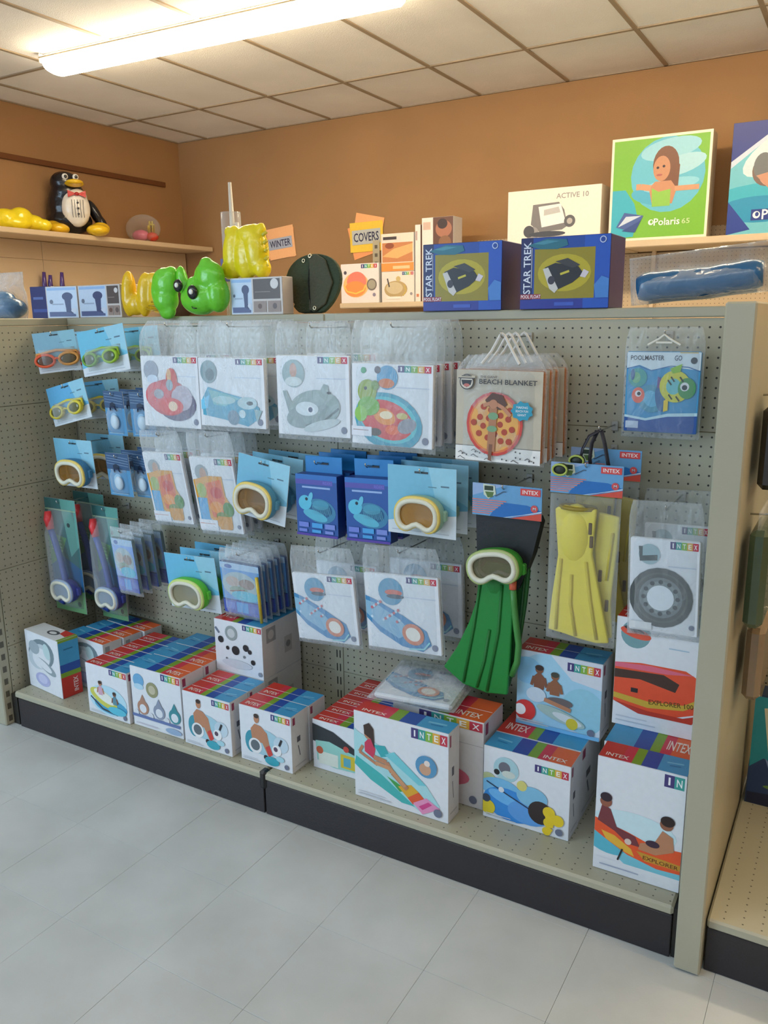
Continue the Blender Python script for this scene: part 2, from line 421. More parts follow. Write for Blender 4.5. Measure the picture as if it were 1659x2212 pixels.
# right end panel and the bay beyond it
MB().cbox(XB, -0.473, 0.004, XB + 0.059, 0.48, GT + 0.003, PUTTY, 0.004).build('end_panel', M_PUTTY, gon)
MB().cbox(XB + 0.012, -0.465, 0.0, XB + 0.047, -0.43, 0.004, (70, 66, 60), 0.001).build('end_panel_foot', M_METAL, gon)
nb = thing('neighbouring_gondola', 'next gondola bay to the right with warm lit deck behind the end panel', 'display shelving')
XC = XB + 0.059
TAN = (200, 178, 132)
MB().cbox(XC + 0.004, -DF, 0.119, 2.3, 0.45, DK, PUTTY, 0.005).build('base_deck', M_DECK, nb)
MB().cbox(XC + 0.004, -DF + 0.006, 0.0, 2.3, -DF + 0.022, 0.118, (40, 36, 38), 0.002).build('kick_plate', M_KICK, nb)
for z0, z1 in zip(seams, seams[1:]):
    MB().cbox(XC + 0.004, 0.455, z0 + 0.0008, 2.3, 0.475, z1 - 0.0008, PUTTY, 0.0012).build('back_panel', M_PEG, nb)
lg = thing('left_gondola_bay', 'gondola bay to the left of the slotted side panel carrying blue packs', 'display shelving')
MB().cbox(-2.35, 0.002, 0.1, XA - 0.056, 0.022, 1.52, PUTTY, 0.002).build('back_panel', M_PEG, lg)
MB().cbox(-2.35, -0.004, 1.5215, XA - 0.056, 0.40, GT, PUTTY, 0.003).build('top_cap', M_PUTTY, lg)
MB().cbox(-2.35, 0.3, 0.0, -2.30, 0.34, 1.52, PUTTY, 0.003).build('rear_post', M_PUTTY, lg)
# ================================================================== shelving round the walls
wl = thing('left_wall_shelving', 'long tan wall shelf on the left wall under the brown trim strip', 'wall shelving')
MB().cbox(XL + 0.02, -0.6, 2.108, -3.375, YB - 0.02, 2.143, PUTTY, 0.004).build('shelf', M_SHELFR, wl)
for y0, y1 in ((-0.6, 0.62), (0.62, 1.84), (1.84, YB - 0.01)):
    for z0, z1 in ((0.15, 0.76), (0.76, 1.37), (1.37, 1.98), (1.98, 2.107)):
        MB().cbox(XL + 0.001, y0 + 0.001, z0, XL + 0.018, y1 - 0.001, z1 - 0.001, PUTTY, 0.002).build('back_panel', M_SHELFR, wl)
MB().cbox(XL + 0.02, -0.6, 1.50, -3.40, YB - 0.02, 1.53, PUTTY, 0.004).build('shelf', M_SHELFR, wl)
wb = thing('rear_wall_shelving', 'tan pegboard wall unit along the rear wall holding boxed pool equipment', 'wall shelving')
MB().cbox(-0.94, 2.905, 1.922, 0.166, YB - 0.02, 1.962, PUTTY, 0.005).build('upper_shelf', M_SHELFR, wb)
MB().cbox(0.170, 2.905, 1.926, 1.40, YB - 0.02, 1.966, PUTTY, 0.005).build('upper_shelf', M_SHELFR, wb)
MB().cbox(-1.86, 2.905, 1.612, -0.5, YB - 0.02, 1.648, PUTTY, 0.005).build('lower_shelf', M_SHELFR, wb)
for x0 in (-0.95, 0.27):
    for z0, z1 in ((0.3, 0.9), (0.9, 1.5), (1.5, 1.92), (1.966, 2.06)):
        MB().cbox(x0 + 0.001, YB - 0.02, z0 + 0.001, x0 + 1.218, YB - 0.001, z1, PUTTY, 0.002).build('back_panel', M_PEGR, wb)
for x in (-0.945, 0.27, 1.38):
    MB().cbox(x - 0.012, YB - 0.05, 0.2, x + 0.012, YB - 0.021, 2.05, PUTTY, 0.002).build('upright', M_SHELFR, wb)
# ================================================================== printed cartons
WH = (226, 229, 234); RED = (200, 52, 40); ORG = (226, 98, 44); PNK = (206, 40, 96); GRN = (122, 160, 40); DBL = (36, 76, 160); LBL = (64, 152, 200)
TEAL = (60, 160, 170); GRY = (120, 128, 134); SKIN = (190, 132, 98); DSK = (136, 84, 60); HAIR = (60, 40, 32); YEL = (232, 196, 50); BLK = (34, 34, 38); PALE = (190, 214, 226)
def logo(a, x0, y0, x1, y1, n=5):
    cs = [(70, 60, 120), (60, 158, 150), (132, 180, 70), (224, 170, 70), (196, 56, 76)]
    w = (x1 - x0) / 5
    for i, (ch, c) in list(enumerate(zip('INTEX', cs)))[:n]:
        a.r(x0 + i*w, y0, x0 + (i+1)*w, y1, c)
        a.t(ch, x0 + (i+.5)*w, (y0+y1)/2, w*(.2 if ch == 'I' else .55), (y1-y0)*.62, (245, 245, 245))
def stripes(asp, flip=False, bands=1):
    a = Art(asp)
    f = (lambda x: 100 - x) if flip else (lambda x: x)
    def rr(x0, x1, c): a.r(min(f(x0), f(x1)), 0, max(f(x0), f(x1)), 100, c)
    rr(0, 26, RED if not flip else ORG); rr(26, 38, (206, 48, 70)); rr(38, 49, GRN); rr(49, 67, DBL); rr(67, 100, LBL)
    a.t('INTEX', f(20), 22, 26, 20, (240, 225, 215))
    a.l([(f(74), 55), (f(92), 62)], 3, (120, 190, 220)); a.l([(f(78), 40), (f(90), 44)], 2, (40, 120, 170))
    return a
def foot(a):
    """fine print at the foot of a pack"""
    a.r(4, 4, 40, 5.2, (196, 202, 212)); a.r(4, 7, 34, 8, (206, 210, 218)); a.o(90, 9, 4.2, (112, 118, 140))
def figure(a, x, y, s, skin=SKIN, shirt=None, hair=HAIR):
    q = a.asp
    a.p([(x-5*s, y), (x-6.5*s, y+12*s*q), (x-2*s, y+17*s*q), (x+2*s, y+17*s*q), (x+6.5*s, y+12*s*q), (x+5*s, y)], shirt or skin)
    a.l([(x-5.5*s, y+13*s*q), (x-8*s, y+3*s*q)], 3*s, skin); a.l([(x+5.5*s, y+13*s*q), (x+8*s, y+3*s*q)], 3*s, skin)
    a.o(x, y+21*s*q, 4.2*s, skin); a.e(x, y+23*s*q, 4.5*s, 3*s*q, hair)
def f_ring(asp):
    a = Art(asp); a.r(0, 0, 100, 100, WH); q = asp
    a.e(46, 66, 40, 26, (120, 138, 146), 12); a.e(40, 60, 36, 22, (196, 206, 212), 20); a.e(44, 58, 26, 18, WH, 10)
    a.e(58, 46, 30, 9, (150, 164, 170), -18); a.e(50, 48, 26, 7, WH, -18); a.e(26, 74, 16, 12, (160, 174, 182)); a.e(64, 74, 10, 14, (190, 214, 216), 20)
    a.e(44, 20, 22, 12, (176, 180, 218)); a.e(44, 21, 14, 8, (200, 202, 232)); return a
def f_kids(asp):
    a = Art(asp); a.r(0, 0, 100, 100, WH); logo(a, 58, 88, 99, 99)
    a.e(50, 34, 46, 30, (184, 222, 236)); a.e(56, 24, 40, 16, (70, 160, 200))
    a.e(40, 36, 34, 15, (206, 206, 90), -18); a.e(42, 40, 26, 10, (236, 238, 228), -18); a.l([(8, 34), (36, 14), (72, 10)], 3, (60, 60, 70))
    figure(a, 34, 42, 1.0, SKIN, (214, 170, 190)); figure(a, 68, 30, .9, DSK, (90, 140, 160)); a.e(72, 18, 22, 8, (90, 190, 214)); foot(a); return a
def f_rings3(asp):
    a = Art(asp); a.r(0, 0, 100, 100, WH); logo(a, 62, 88, 99, 99)
    a.o(16, 78, 11, (110, 170, 210)); a.e(16, 68, 10, 5, (180, 214, 232)); a.o(43, 68, 12, (150, 148, 110)); a.o(43, 68, 7, (196, 188, 160))
    for x, c in ((22, (178, 132, 110)), (55, (140, 150, 170)), (86, (60, 140, 150))):
        a.p([(x-11, 34), (x, 56), (x+11, 34)], c); a.o(x, 34, 11.5, c); a.o(x, 32, 7, WH)
    for x in (8, 38, 70): a.o(x, 23, 5, (216, 220, 226))
    a.r(0, 16, 96, 21, (100, 120, 170)); a.e(82, 8, 16, 5, (150, 176, 206)); a.r(6, 5, 50, 6.5, (204, 200, 214)); return a
def f_man(asp):
    a = Art(asp); a.r(0, 0, 100, 100, WH); logo(a, 62, 86, 98, 97)
    a.e(46, 42, 36, 24, (166, 206, 220)); a.e(22, 38, 12, 20, (60, 150, 170)); a.e(80, 46, 14, 14, (196, 216, 228))
    a.p([(22, 62), (30, 72), (42, 70), (54, 60), (58, 40), (62, 24), (54, 20), (44, 40), (24, 42)], SKIN); a.p([(58, 40), (64, 24), (56, 18), (50, 34)], (206, 66, 60))
    a.e(34, 82, 5, 8, SKIN); a.e(34, 87, 5, 4, HAIR)
    a.o(30, 32, 13, (236, 236, 236)); a.o(30, 33, 9, (96, 106, 112)); a.o(72, 34, 9, (240, 240, 240)); a.o(70, 36, 4, (90, 70, 90)); a.l([(77, 44), (82, 56)], 4, BLK)
    a.o(50, 16, 4, BLK); a.e(62, 12, 14, 8, (60, 166, 184)); a.e(78, 20, 8, 5, (170, 214, 226)); foot(a); return a
def f_dots(asp):
    a = Art(asp); a.r(0, 0, 100, 100, WH); logo(a, 60, 88, 99, 98)
    a.o(36, 78, 13, (150, 160, 160)); a.o(36, 78, 8, (200, 204, 204)); a.l([(2, 84), (10, 74)], 4, (110, 120, 140))
    for x, y, r in ((13, 62, 6), (27, 48, 3.5), (44, 46, 8), (66, 55, 6), (74, 49, 4), (62, 37, 2.5), (80, 30, 4.5), (24, 27, 2)): a.o(x, y, r, BLK if r > 3 else GRY)
    a.e(46, 20, 32, 8, (206, 210, 218)); a.o(94, 10, 4, (140, 146, 160)); return a
def s_dots(asp):
    a = Art(asp); a.r(0, 0, 100, 100, (206, 202, 202)); a.r(10, 66, 34, 94, (150, 148, 150)); a.o(22, 80, 8, (186, 182, 180)); a.r(56, 30, 76, 62, (176, 172, 172)); a.o(66, 46, 6, (120, 118, 120)); return a
def s_plain(asp):
    a = Art(asp); a.r(0, 0, 100, 100, (214, 212, 214)); a.r(8, 84, 22, 97, (150, 60, 90)); a.r(30, 50, 50, 60, (90, 90, 100)); a.l([(36, 44), (46, 24)], 5, (110, 112, 122)); a.r(14, 8, 80, 10, (180, 180, 186)); return a
def f_whale(asp):
    a = Art(asp); a.r(0, 0, 100, 100, WH); logo(a, 62, 86, 99, 97)
    a.p([(0, 92), (30, 84), (58, 62), (80, 48), (88, 40), (84, 12), (76, 36), (56, 50), (0, 56)], (40, 46, 50))
    a.p([(4, 58), (24, 62), (70, 44), (78, 14), (30, 10), (6, 18)], (150, 206, 196)); a.r(8, 12, 36, 38, (220, 226, 214)); a.r(40, 16, 60, 44, (214, 190, 60)); a.r(44, 20, 54, 38, (90, 170, 190)); a.o(10, 40, 5, (190, 90, 60)); a.o(48, 56, 4, (196, 70, 60)); return a
def f_lounge(asp):
    a = Art(asp); a.r(0, 0, 100, 100, WH); logo(a, 62, 86, 99, 97.5)
    a.p([(0, 80), (6, 76), (40, 62), (78, 36), (92, 16), (72, 4), (40, 18), (0, 46)], (172, 220, 224))
    a.p([(2, 48), (30, 34), (66, 8), (52, 8), (18, 24), (0, 38)], (70, 180, 178)); a.p([(22, 66), (34, 68), (40, 58), (30, 54)], (60, 170, 176)); a.p([(34, 58), (70, 34), (78, 36), (44, 64)], (120, 204, 214))
    a.p([(36, 34), (46, 30), (58, 24), (50, 20)], (70, 160, 80)); a.p([(48, 26), (62, 32), (70, 26), (58, 16)], (224, 168, 50)); a.p([(58, 16), (70, 26), (76, 20), (64, 10)], (226, 90, 50)); a.p([(64, 12), (78, 22), (92, 14), (74, 2)], (232, 150, 190)); a.p([(70, 10), (80, 18), (84, 16), (74, 7)], (214, 70, 140))
    a.p([(12, 66), (18, 74), (24, 62), (22, 50), (12, 56)], (206, 60, 90)); a.e(16, 78, 4.5, 7, SKIN); a.p([(11, 86), (17, 90), (22, 84), (23, 62), (19, 72), (12, 76)], HAIR)
    a.l([(10, 62), (6, 54), (26, 44)], 3, SKIN); a.l([(22, 52), (36, 50), (42, 40), (58, 26)], 5, SKIN); a.l([(24, 46), (40, 44), (56, 28)], 4, (206, 150, 110))
    a.o(78, 58, 11, (90, 150, 190)); a.o(77, 55, 6, (206, 160, 130)); a.o(79, 62, 3, (236, 220, 210)); foot(a); return a
def f_pink(asp):
    a = Art(asp); a.r(0, 0, 100, 100, (222, 218, 216)); a.r(0, 72, 100, 72.8, (190, 186, 186)); logo(a, 30, 89, 99, 99); a.o(50, 60, 24, (110, 96, 66)); a.o(46, 56, 12, (190, 130, 60)); a.e(56, 32, 30, 12, (214, 110, 130)); a.e(50, 28, 20, 6, (230, 160, 176)); foot(a); return a
def f_ride(asp):
    a = Art(asp); a.r(0, 0, 100, 100, WH); logo(a, 60, 82, 98, 92)
    a.o(27, 74, 15, (170, 206, 214)); a.o(25, 76, 7, (110, 110, 120)); a.o(16, 68, 3.5, BLK); a.e(30, 68, 8, 5, (206, 214, 206))
    a.e(6, 58, 8, 6, (180, 190, 140)); a.e(20, 46, 24, 14, (120, 186, 226)); a.e(32, 26, 32, 22, (56, 140, 216), -8); a.e(26, 34, 20, 8, (110, 182, 236), -14); a.e(54, 22, 24, 16, (96, 160, 226))
    a.e(58, 46, 18, 14, (130, 190, 222)); a.e(46, 58, 6, 7, (214, 206, 120)); a.l([(4, 52), (30, 40), (58, 28)], 1.6, (40, 60, 90)); a.o(22, 45, 3.4, WH)
    a.o(68, 28, 14, (54, 44, 44)); a.o(6, 16, 9, (224, 200, 50)); a.o(4, 28, 5, (60, 70, 90))
    for x, y, r in ((78, 32, 7), (88, 24, 7), (78, 18, 6), (76, 6, 5)): a.o(x, y, r, (236, 204, 46))
    a.l([(76, 34), (80, 12), (76, 3)], 7, (236, 204, 46)); foot(a); return a
def f_beach(asp):
    a = Art(asp); a.r(0, 0, 100, 100, (206, 222, 236)); a.e(46, 52, 56, 50, (166, 212, 236)); a.e(12, 74, 18, 18, (140, 200, 236)); a.e(80, 34, 26, 30, (150, 206, 226)); a.p([(40, 100), (100, 100), (100, 66), (66, 72)], (216, 222, 232)); logo(a, 60, 84, 98, 95)
    figure(a, 27, 52, 1.15, DSK); figure(a, 46, 48, 1.1, (150, 96, 66), None, (70, 70, 60)); a.e(24, 44, 12, 10, (206, 220, 232)); a.e(52, 40, 16, 6, (110, 100, 100)); a.l([(34, 40), (66, 32)], 5, SKIN)
    a.o(11, 20, 13, (216, 60, 58)); a.o(5, 20, 7, (240, 240, 240)); a.e(54, 22, 30, 8, (170, 196, 190), -14); a.e(62, 20, 18, 5, (216, 224, 226), -14); a.o(68, 15, 7, (214, 196, 60)); a.r(0, 0, 100, 5, (120, 186, 230)); foot(a); return a
def f_raft1(asp):
    a = Art(asp); a.r(0, 0, 100, 100, WH); a.o(22, 86, 17, (120, 160, 166)); a.e(22, 87, 18, 4.5, (226, 90, 66), -12); a.e(20, 90, 12, 2, (70, 60, 66), -12); a.r(60, 78, 82, 79, (170, 196, 214))
    a.p([(0, 58), (30, 61), (80, 61), (98, 54), (100, 40), (96, 24), (70, 17), (30, 18), (0, 22)], (232, 84, 50)); a.p([(0, 58), (40, 60), (90, 58), (60, 55), (0, 54)], (224, 106, 130))
    a.p([(0, 52), (56, 54), (74, 48), (70, 40), (30, 46), (0, 44)], (70, 48, 40)); a.p([(0, 30), (40, 27), (80, 30), (100, 40), (100, 34), (80, 25), (40, 21), (0, 25)], (206, 170, 60)); a.t('EXPLORER 100', 66, 28.5, 50, 4.4, (90, 70, 24), 5); a.r(20, 33, 28, 37, BLK)
    a.p([(0, 22), (40, 18), (80, 18), (100, 24), (90, 14), (30, 14)], (190, 60, 44)); a.r(4, 4, 50, 5, (190, 200, 210)); a.r(4, 8, 40, 9, (200, 206, 216)); return a
def f_raft2(asp):
    a = Art(asp); a.r(0, 0, 100, 100, WH); logo(a, 76, 88, 131, 98.5, 2); a.e(44, 44, 50, 14, (206, 232, 238)); a.e(20, 28, 30, 12, (90, 184, 206)); a.e(70, 16, 40, 9, (120, 196, 214)); a.r(0, 0, 100, 11, WH)
    a.p([(0, 46), (12, 44), (40, 40), (70, 34), (100, 36), (100, 16), (74, 15), (40, 20), (16, 28), (0, 34)], (234, 88, 44)); a.p([(8, 36), (24, 34), (44, 26), (48, 20), (36, 22), (14, 29)], (232, 178, 60)); a.p([(50, 26), (100, 24), (100, 19), (60, 19)], (206, 150, 50)); a.t('EXPLORER', 78, 21.5, 40, 3.4, (110, 60, 24), -2)
    a.p([(3, 44), (8, 60), (18, 56), (26, 42), (48, 38), (54, 30), (40, 30), (24, 38)], (120, 56, 62)); a.o(12, 62, 7, (150, 90, 70)); a.e(12, 66, 7, 4, (50, 34, 46))
    a.p([(54, 34), (70, 38), (78, 50), (90, 46), (92, 34), (72, 27), (52, 28)], SKIN); a.o(82, 56, 7.5, (150, 96, 70)); a.e(83, 59, 8, 4.5, (44, 30, 30)); a.e(68, 36, 8, 3, (60, 40, 60)); a.o(40, 32, 4, (220, 200, 190)); a.l([(34, 24), (29, 13)], 2, BLK); a.r(8, 5, 54, 6, (170, 178, 200)); return a
def carton(name, label, x, y, z, w, d, h, front=None, top=None, side=None, yaw=0, group=None, left=None, body=(216, 214, 214), cat='toy box', tsplit=True):
    t = thing(name, label, cat, (x, y, z), (0, 0, R(yaw)), group)
    b = MB(); b.cbox(0, 0, 0, w, d, h, body, 0.0018); b.build('carton', M_CARD, t)
    if front: front.build('front_print', t, (0.001, 0, 0.001), (w-.002, 0, 0), (0, 0, h-.002), (0, -1, 0))
    if top: top.build('top_print', t, (0.001, 0.001, h), (w-.002, 0, 0), (0, d-.002, 0), (0, 0, 1))
    if side: side.build('side_print', t, (w, 0.001, 0.001), (0, d-.002, 0), (0, 0, h-.002), (1, 0, 0))
    if left: left.build('side_print', t, (0, d-.001, 0.001), (0, -(d-.002), 0), (0, 0, h-.002), (-1, 0, 0))
    MB().box(0.004, d/2 - .0006, h + .0001, w - .004, d/2 + .0006, h + .0006, (236, 234, 230)).build('flap_seam', M_CARD, t) if tsplit else None
    return t
Z0 = DK + 0.0005
# --- grey ring box on end at far left
a = Art(.085/.235); a.r(0, 0, 100, 100, LBL); a.r(0, 96, 100, 100, GRN); a.r(0, 44, 100, 58, DBL); a.r(0, 36, 100, 44, GRN); a.r(0, 0, 100, 36, RED); a.t('INTEX', 70, 19, 70, 8, (240, 220, 214), 90); a.r(24, 82, 70, 84, (40, 110, 150))
tp = Art(.235/.085); tp.r(0, 0, 100, 100, (222, 222, 222)); tp.e(58, 52, 15, 22, (80, 84, 88)); tp.e(58, 50, 9, 12, (222, 222, 222)); tp.p([(66, 100), (100, 100), (92, 50), (72, 60)], RED); tp.r(94, 0, 100, 100, GRN)
r1 = carton('toy_box', 'white carton stood on end showing a grey swim ring, leftmost box at the deck front', -1.213, -0.372, Z0, .228, .085, .232, f_ring(.228/.232), tp, a, yaw=-7, group='boxed floats on the base deck', tsplit=False)
r2 = carton('toy_box', 'carton with red, green and blue striped lid directly behind the leftmost ring box', -1.10, -0.275, Z0, .235, .085, .205, f_ring(1.1), stripes(2.6, True), s_dots(.4), yaw=-5, group='boxed floats on the base deck')
dup(r2, (-1.085, -0.187, Z0), 'striped lid carton second behind the leftmost ring box', 'boxed floats on the base deck')
dup(r2, (-1.065, -0.099, Z0), 'striped lid carton at the back left against the pegboard', 'boxed floats on the base deck')
# --- kids in boat, four deep
fr = [('at the front of its row', -0.415), ('second in its row', -0.330), ('third in its row', -0.246), ('rearmost in its row', -0.162)]
k0 = carton('toy_box', 'white carton showing two children in a yellow boat, ' + fr[0][0], -0.824, fr[0][1], Z0, .214, .082, .192, f_kids(.214/.192), stripes(2.5), s_plain(.4), group='boxed floats on the base deck', yaw=-1)
for s, y in fr[1:]: dup(k0, (-0.822, y, Z0), 'carton of the children in boat kind, ' + s, 'boxed floats on the base deck')
k1 = carton('toy_box', 'wide white carton showing three animal swim rings in a row', -0.602, -0.408, Z0, .236, .112, .224, f_rings3(.236/.224), stripes(2.1, True), s_plain(.5), group='boxed floats on the base deck')
dup(k1, (-0.602, -0.294, Z0), 'second carton behind the three animal rings carton', 'boxed floats on the base deck')
dup(k1, (-0.602, -0.180, Z0), 'third carton behind the three animal rings carton', 'boxed floats on the base deck')
k2 = carton('toy_box', 'white carton showing a man on a dog shaped float, left one of two', -0.350, -0.418, Z0, .206, .09, .192, f_man(.206/.192), stripes(2.3), s_plain(.45), group='boxed floats on the base deck')
dup(k2, (-0.350, -0.326, Z0), 'carton behind the left man on dog float carton', 'boxed floats on the base deck')
dup(k2, (-0.117, -0.406, Z0), 'white carton showing a man on a dog shaped float, right one of two', 'boxed floats on the base deck')
dup(k2, (-0.115, -0.314, Z0), 'carton behind the right man on dog float carton', 'boxed floats on the base deck')
lo = carton('toy_box', 'large white carton with grey sides under the black spotted carton', -0.363, -0.230, Z0, .210, .215, .190, f_dots(1.1), stripes(1), s_dots(1.1), group='boxed floats on the base deck', tsplit=False)
dup(lo, (-0.363, -0.230, Z0 + .1906), 'white carton with black spots stacked on another carton', 'boxed floats on the base deck')
fr = [('at the front of its row', -0.336), ('second in its row', -0.269), ('third in its row', -0.202), ('fourth in its row', -0.135), ('rearmost in its row', -0.068)]
w0 = carton('toy_box', 'carton showing a black whale and pale play centre, ' + fr[0][0], 0.119, fr[0][1], Z0, .262, .066, .167, f_whale(.262/.167), stripes(3.8), s_plain(.4), group='boxed floats on the base deck')
for s, y in fr[1:]: dup(w0, (0.122, y, Z0), 'carton of the black whale kind, ' + s, 'boxed floats on the base deck')
carton('toy_box', 'large white carton showing a woman on a rainbow lounge float', 0.319, -0.406, Z0, .308, .068, .276, f_lounge(.308/.276), stripes(4.4), s_plain(.25), group='boxed floats on the base deck', tsplit=False)
carton('toy_box', 'white carton with pink float picture half hidden behind the rainbow lounge carton', 0.390, -0.298, Z0, .294, .14, .274, f_pink(1.1), stripes(2.2, True), s_plain(.5), group='boxed floats on the base deck')
kr = carton('toy_box', 'white carton showing a blue ride-on float with yellow tail', 0.694, -0.320, Z0, .250, .088, .222, f_ride(.250/.222), stripes(2.7, True), s_plain(.4), group='boxed floats on the base deck', tsplit=False)
kr2 = carton('toy_box', 'carton with red to blue striped lid behind the blue ride-on carton', 0.692, -0.228, Z0, .250, .20, .222, f_ride(1.1), stripes(1.3), s_plain(.8), group='boxed floats on the base deck', tsplit=False)
carton('toy_box', 'carton showing two boys beside a red ball, standing on a striped lid carton', 0.723, -0.152, Z0 + .2225, .248, .10, .231, f_beach(.246/.228), stripes(2.4), s_plain(.4), group='boxed floats on the base deck')
kb = carton('toy_box', 'tall white carton showing two boys in an orange boat next to the end panel', 1.030, -0.388, Z0, .214, .084, .316, f_raft2(.214/.316), stripes(2.5), s_plain(.3), group='boxed floats on the base deck', tsplit=False)
kb2 = carton('toy_box', 'tall carton with pale blue and red lid behind the boys in orange boat carton', 1.022, -0.302, Z0, .222, .25, .312, f_raft2(.7), stripes(.9, True), s_plain(.8), group='boxed floats on the base deck', tsplit=False)
carton('toy_box', 'white carton showing an empty orange boat, standing on the tall cartons by the end panel', 1.012, -0.196, Z0 + .3125, .226, .10, .306, f_raft1(.226/.306), stripes(2.2), s_plain(.4), group='boxed floats on the base deck')
# ================================================================== goods on peg hooks
def hook(x, z, d, what):
    t = thing('peg_hook', 'chrome peg hook holding ' + what, 'peg hook', (x, 0, z), group='chrome peg hooks on the pegboard')
    MB().tube([(0, -0.002, 0.0), (0, -d*.5, 0.0), (0, -d - .004, 0.001), (0, -d - .012, .006), (0, -d - .014, .014)], .0022, (190, 190, 186), 6).build('wire', M_CHROME, t, True)
    MB().cbox(-.009, -.004, -.016, .009, -.0005, .010, (170, 168, 160), .001).build('hook_plate', M_METAL, t)
    return t
def spread(root, n, d, label, group, dmin=.03, jit=.004, sub=None):
    """n-1 more of the same pack threaded on the hook behind the first"""
    x, y, z = root.location; r0 = root.rotation_euler.copy()
    words = ['second', 'third', 'fourth', 'fifth', 'sixth']
    for k in range(1, n):
        q = d - (d - dmin) * k / (n - 1 if n > 1 else 1)
        s = 0.5 ** k if r0.y or r0.z else 1
        e = Euler((r0.x * s, r0.y * s + random.uniform(-.015, .015), r0.z * s))
        dup(root, (x + random.uniform(-jit, jit), -q, z), (sub or label) + ', ' + words[k-1] + ' from the front on its hook', group, e)
def bag_mesh(w, zt, zb, hd, bulge, seed, nx=12, nz=16, wr=.004, round_top=.0):
    """pillow of clear film, origin at the hang hole; hd = depth of the empty header"""
    vs = []; fs = []
    rnd = random.Random(seed); off = Vector((rnd.uniform(0, 50), rnd.uniform(0, 50), 0))
    for side in (-1, 1):
        for j in range(nz + 1):
            v = j / nz; z = zt + (zb - zt) * v
            ww = w
            if round_top and v < .18: ww = w * (1 - round_top * (1 - v/.18) ** 2)
            for i in range(nx + 1):
                u = i / nx * 2 - 1; x = u * ww / 2
                edge = (1 - abs(u) ** 6)
                body = max(0.0, min(1.0, (zt - z - hd * .6) / (hd * .6 + .001))) * max(0, min(1, (z - zb) / .02))
                y = edge * (bulge * (0.18 + .82 * body) * min(1, j / 1.5))
                n = mnoise.noise(Vector((x * 26, z * 18, side * 3.0)) + off) + .5 * mnoise.noise(Vector((x * 60, z * 30, side)) + off)
                y += n * wr * edge * (1.4 if body < .5 else .45)
                vs.append((x, side * max(y, .0006) if side < 0 else max(y * .6, .0004), z))
    m = (nx + 1) * (nz + 1)
    for s in (0, 1):
        for j in range(nz):
            for i in range(nx):
                a = s*m + j*(nx+1) + i
                q = (a, a+1, a+nx+2, a+nx+1)
                fs.append(q if s else q[::-1])
    rim = [i for i in range(nx+1)] + [j*(nx+1)+nx for j in range(1, nz+1)] + [nz*(nx+1)+i for i in range(nx-1, -1, -1)] + [j*(nx+1) for j in range(nz-1, 0, -1)]
    for a, b in zip(rim, rim[1:] + rim[:1]): fs.append((a, b, b + m, a + m))
    return MB().add(vs, fs, W8)
def bagged(name, label, cat, x, ztop, d, w, h, hd, art, n, group, roll=0, pitch=0, yaw=0, t=.016, sub=None, seed=1, extra=.011, what=None, body=(222, 224, 228), rnd=.1, dmin=.035):
    """white printed insert with a folded float inside a clear header bag"""
    r = thing(name, label, cat, (x, -d, ztop + hd - .022), (R(pitch), R(-roll), R(yaw)), group)
    zt = .022; zc = zt - hd; zb = zc - h
    MB().cbox(-w/2, -t/2, zb, w/2, t/2, zc, body, .004).build('insert', M_CARD, r)
    art.build('insert_print', r, (-w/2 + .002, -t/2, zb + .002), (w - .004, 0, 0), (0, 0, h - .004), (0, -1, 0))
    bag_mesh(w + extra, zt, zb - .014, hd, t/2 + .006, seed, round_top=rnd).build('clear_bag', M_BAG, r, True)
    if n > 1: spread(r, n, d, label, group, sub=sub, dmin=dmin)
    hook(x, ztop + hd - .020, d, what or ' '.join(label.split()[:12]))
    return r
def i_base(asp):
    a = Art(asp); a.r(0, 0, 100, 100, WH); logo(a, 58, 91, 98, 99); a.r(56, 72, 96, 73, (196, 206, 222)); a.o(92, 9, 4, (130, 136, 156)); return a
def i_red(asp):
    a = i_base(asp); a.o(18, 80, 13, (150, 160, 176)); a.e(20, 68, 10, 6, (206, 220, 236)); a.e(60, 33, 34, 24, (96, 90, 120)); a.e(46, 42, 36, 26, (196, 64, 76)); a.e(28, 44, 22, 20, (214, 90, 100)); a.e(70, 42, 18, 18, (186, 176, 190)); a.e(54, 68, 10, 16, (206, 70, 60)); a.e(50, 74, 4, 9, (226, 170, 110)); a.e(50, 60, 6, 8, (150, 170, 180)); a.e(30, 47, 9, 7, (160, 160, 170)); a.e(50, 30, 22, 12, (216, 70, 70)); a.e(54, 30, 8, 7, (236, 206, 176)); return a
def i_car(asp):
    a = i_base(asp); a.e(16, 80, 13, 17, (130, 156, 164)); a.e(18, 76, 7, 9, (96, 120, 128)); a.p([(4, 40), (14, 58), (40, 50), (76, 42), (92, 30), (90, 14), (74, 2), (40, 10), (4, 16)], (70, 160, 190)); a.p([(14, 54), (44, 48), (62, 42), (40, 30), (22, 32)], (120, 184, 190)); a.e(38, 39, 18, 6, (170, 204, 208)); a.p([(2, 38), (16, 46), (12, 26), (2, 24)], (110, 196, 230)); a.e(74, 36, 15, 9, (180, 206, 212)); a.e(78, 36, 5, 3, (40, 60, 70)); a.o(52, 14, 9, (110, 140, 160)); a.o(66, 20, 5, (200, 220, 226)); a.p([(84, 28), (96, 26), (88, 8)], (150, 180, 186)); return a
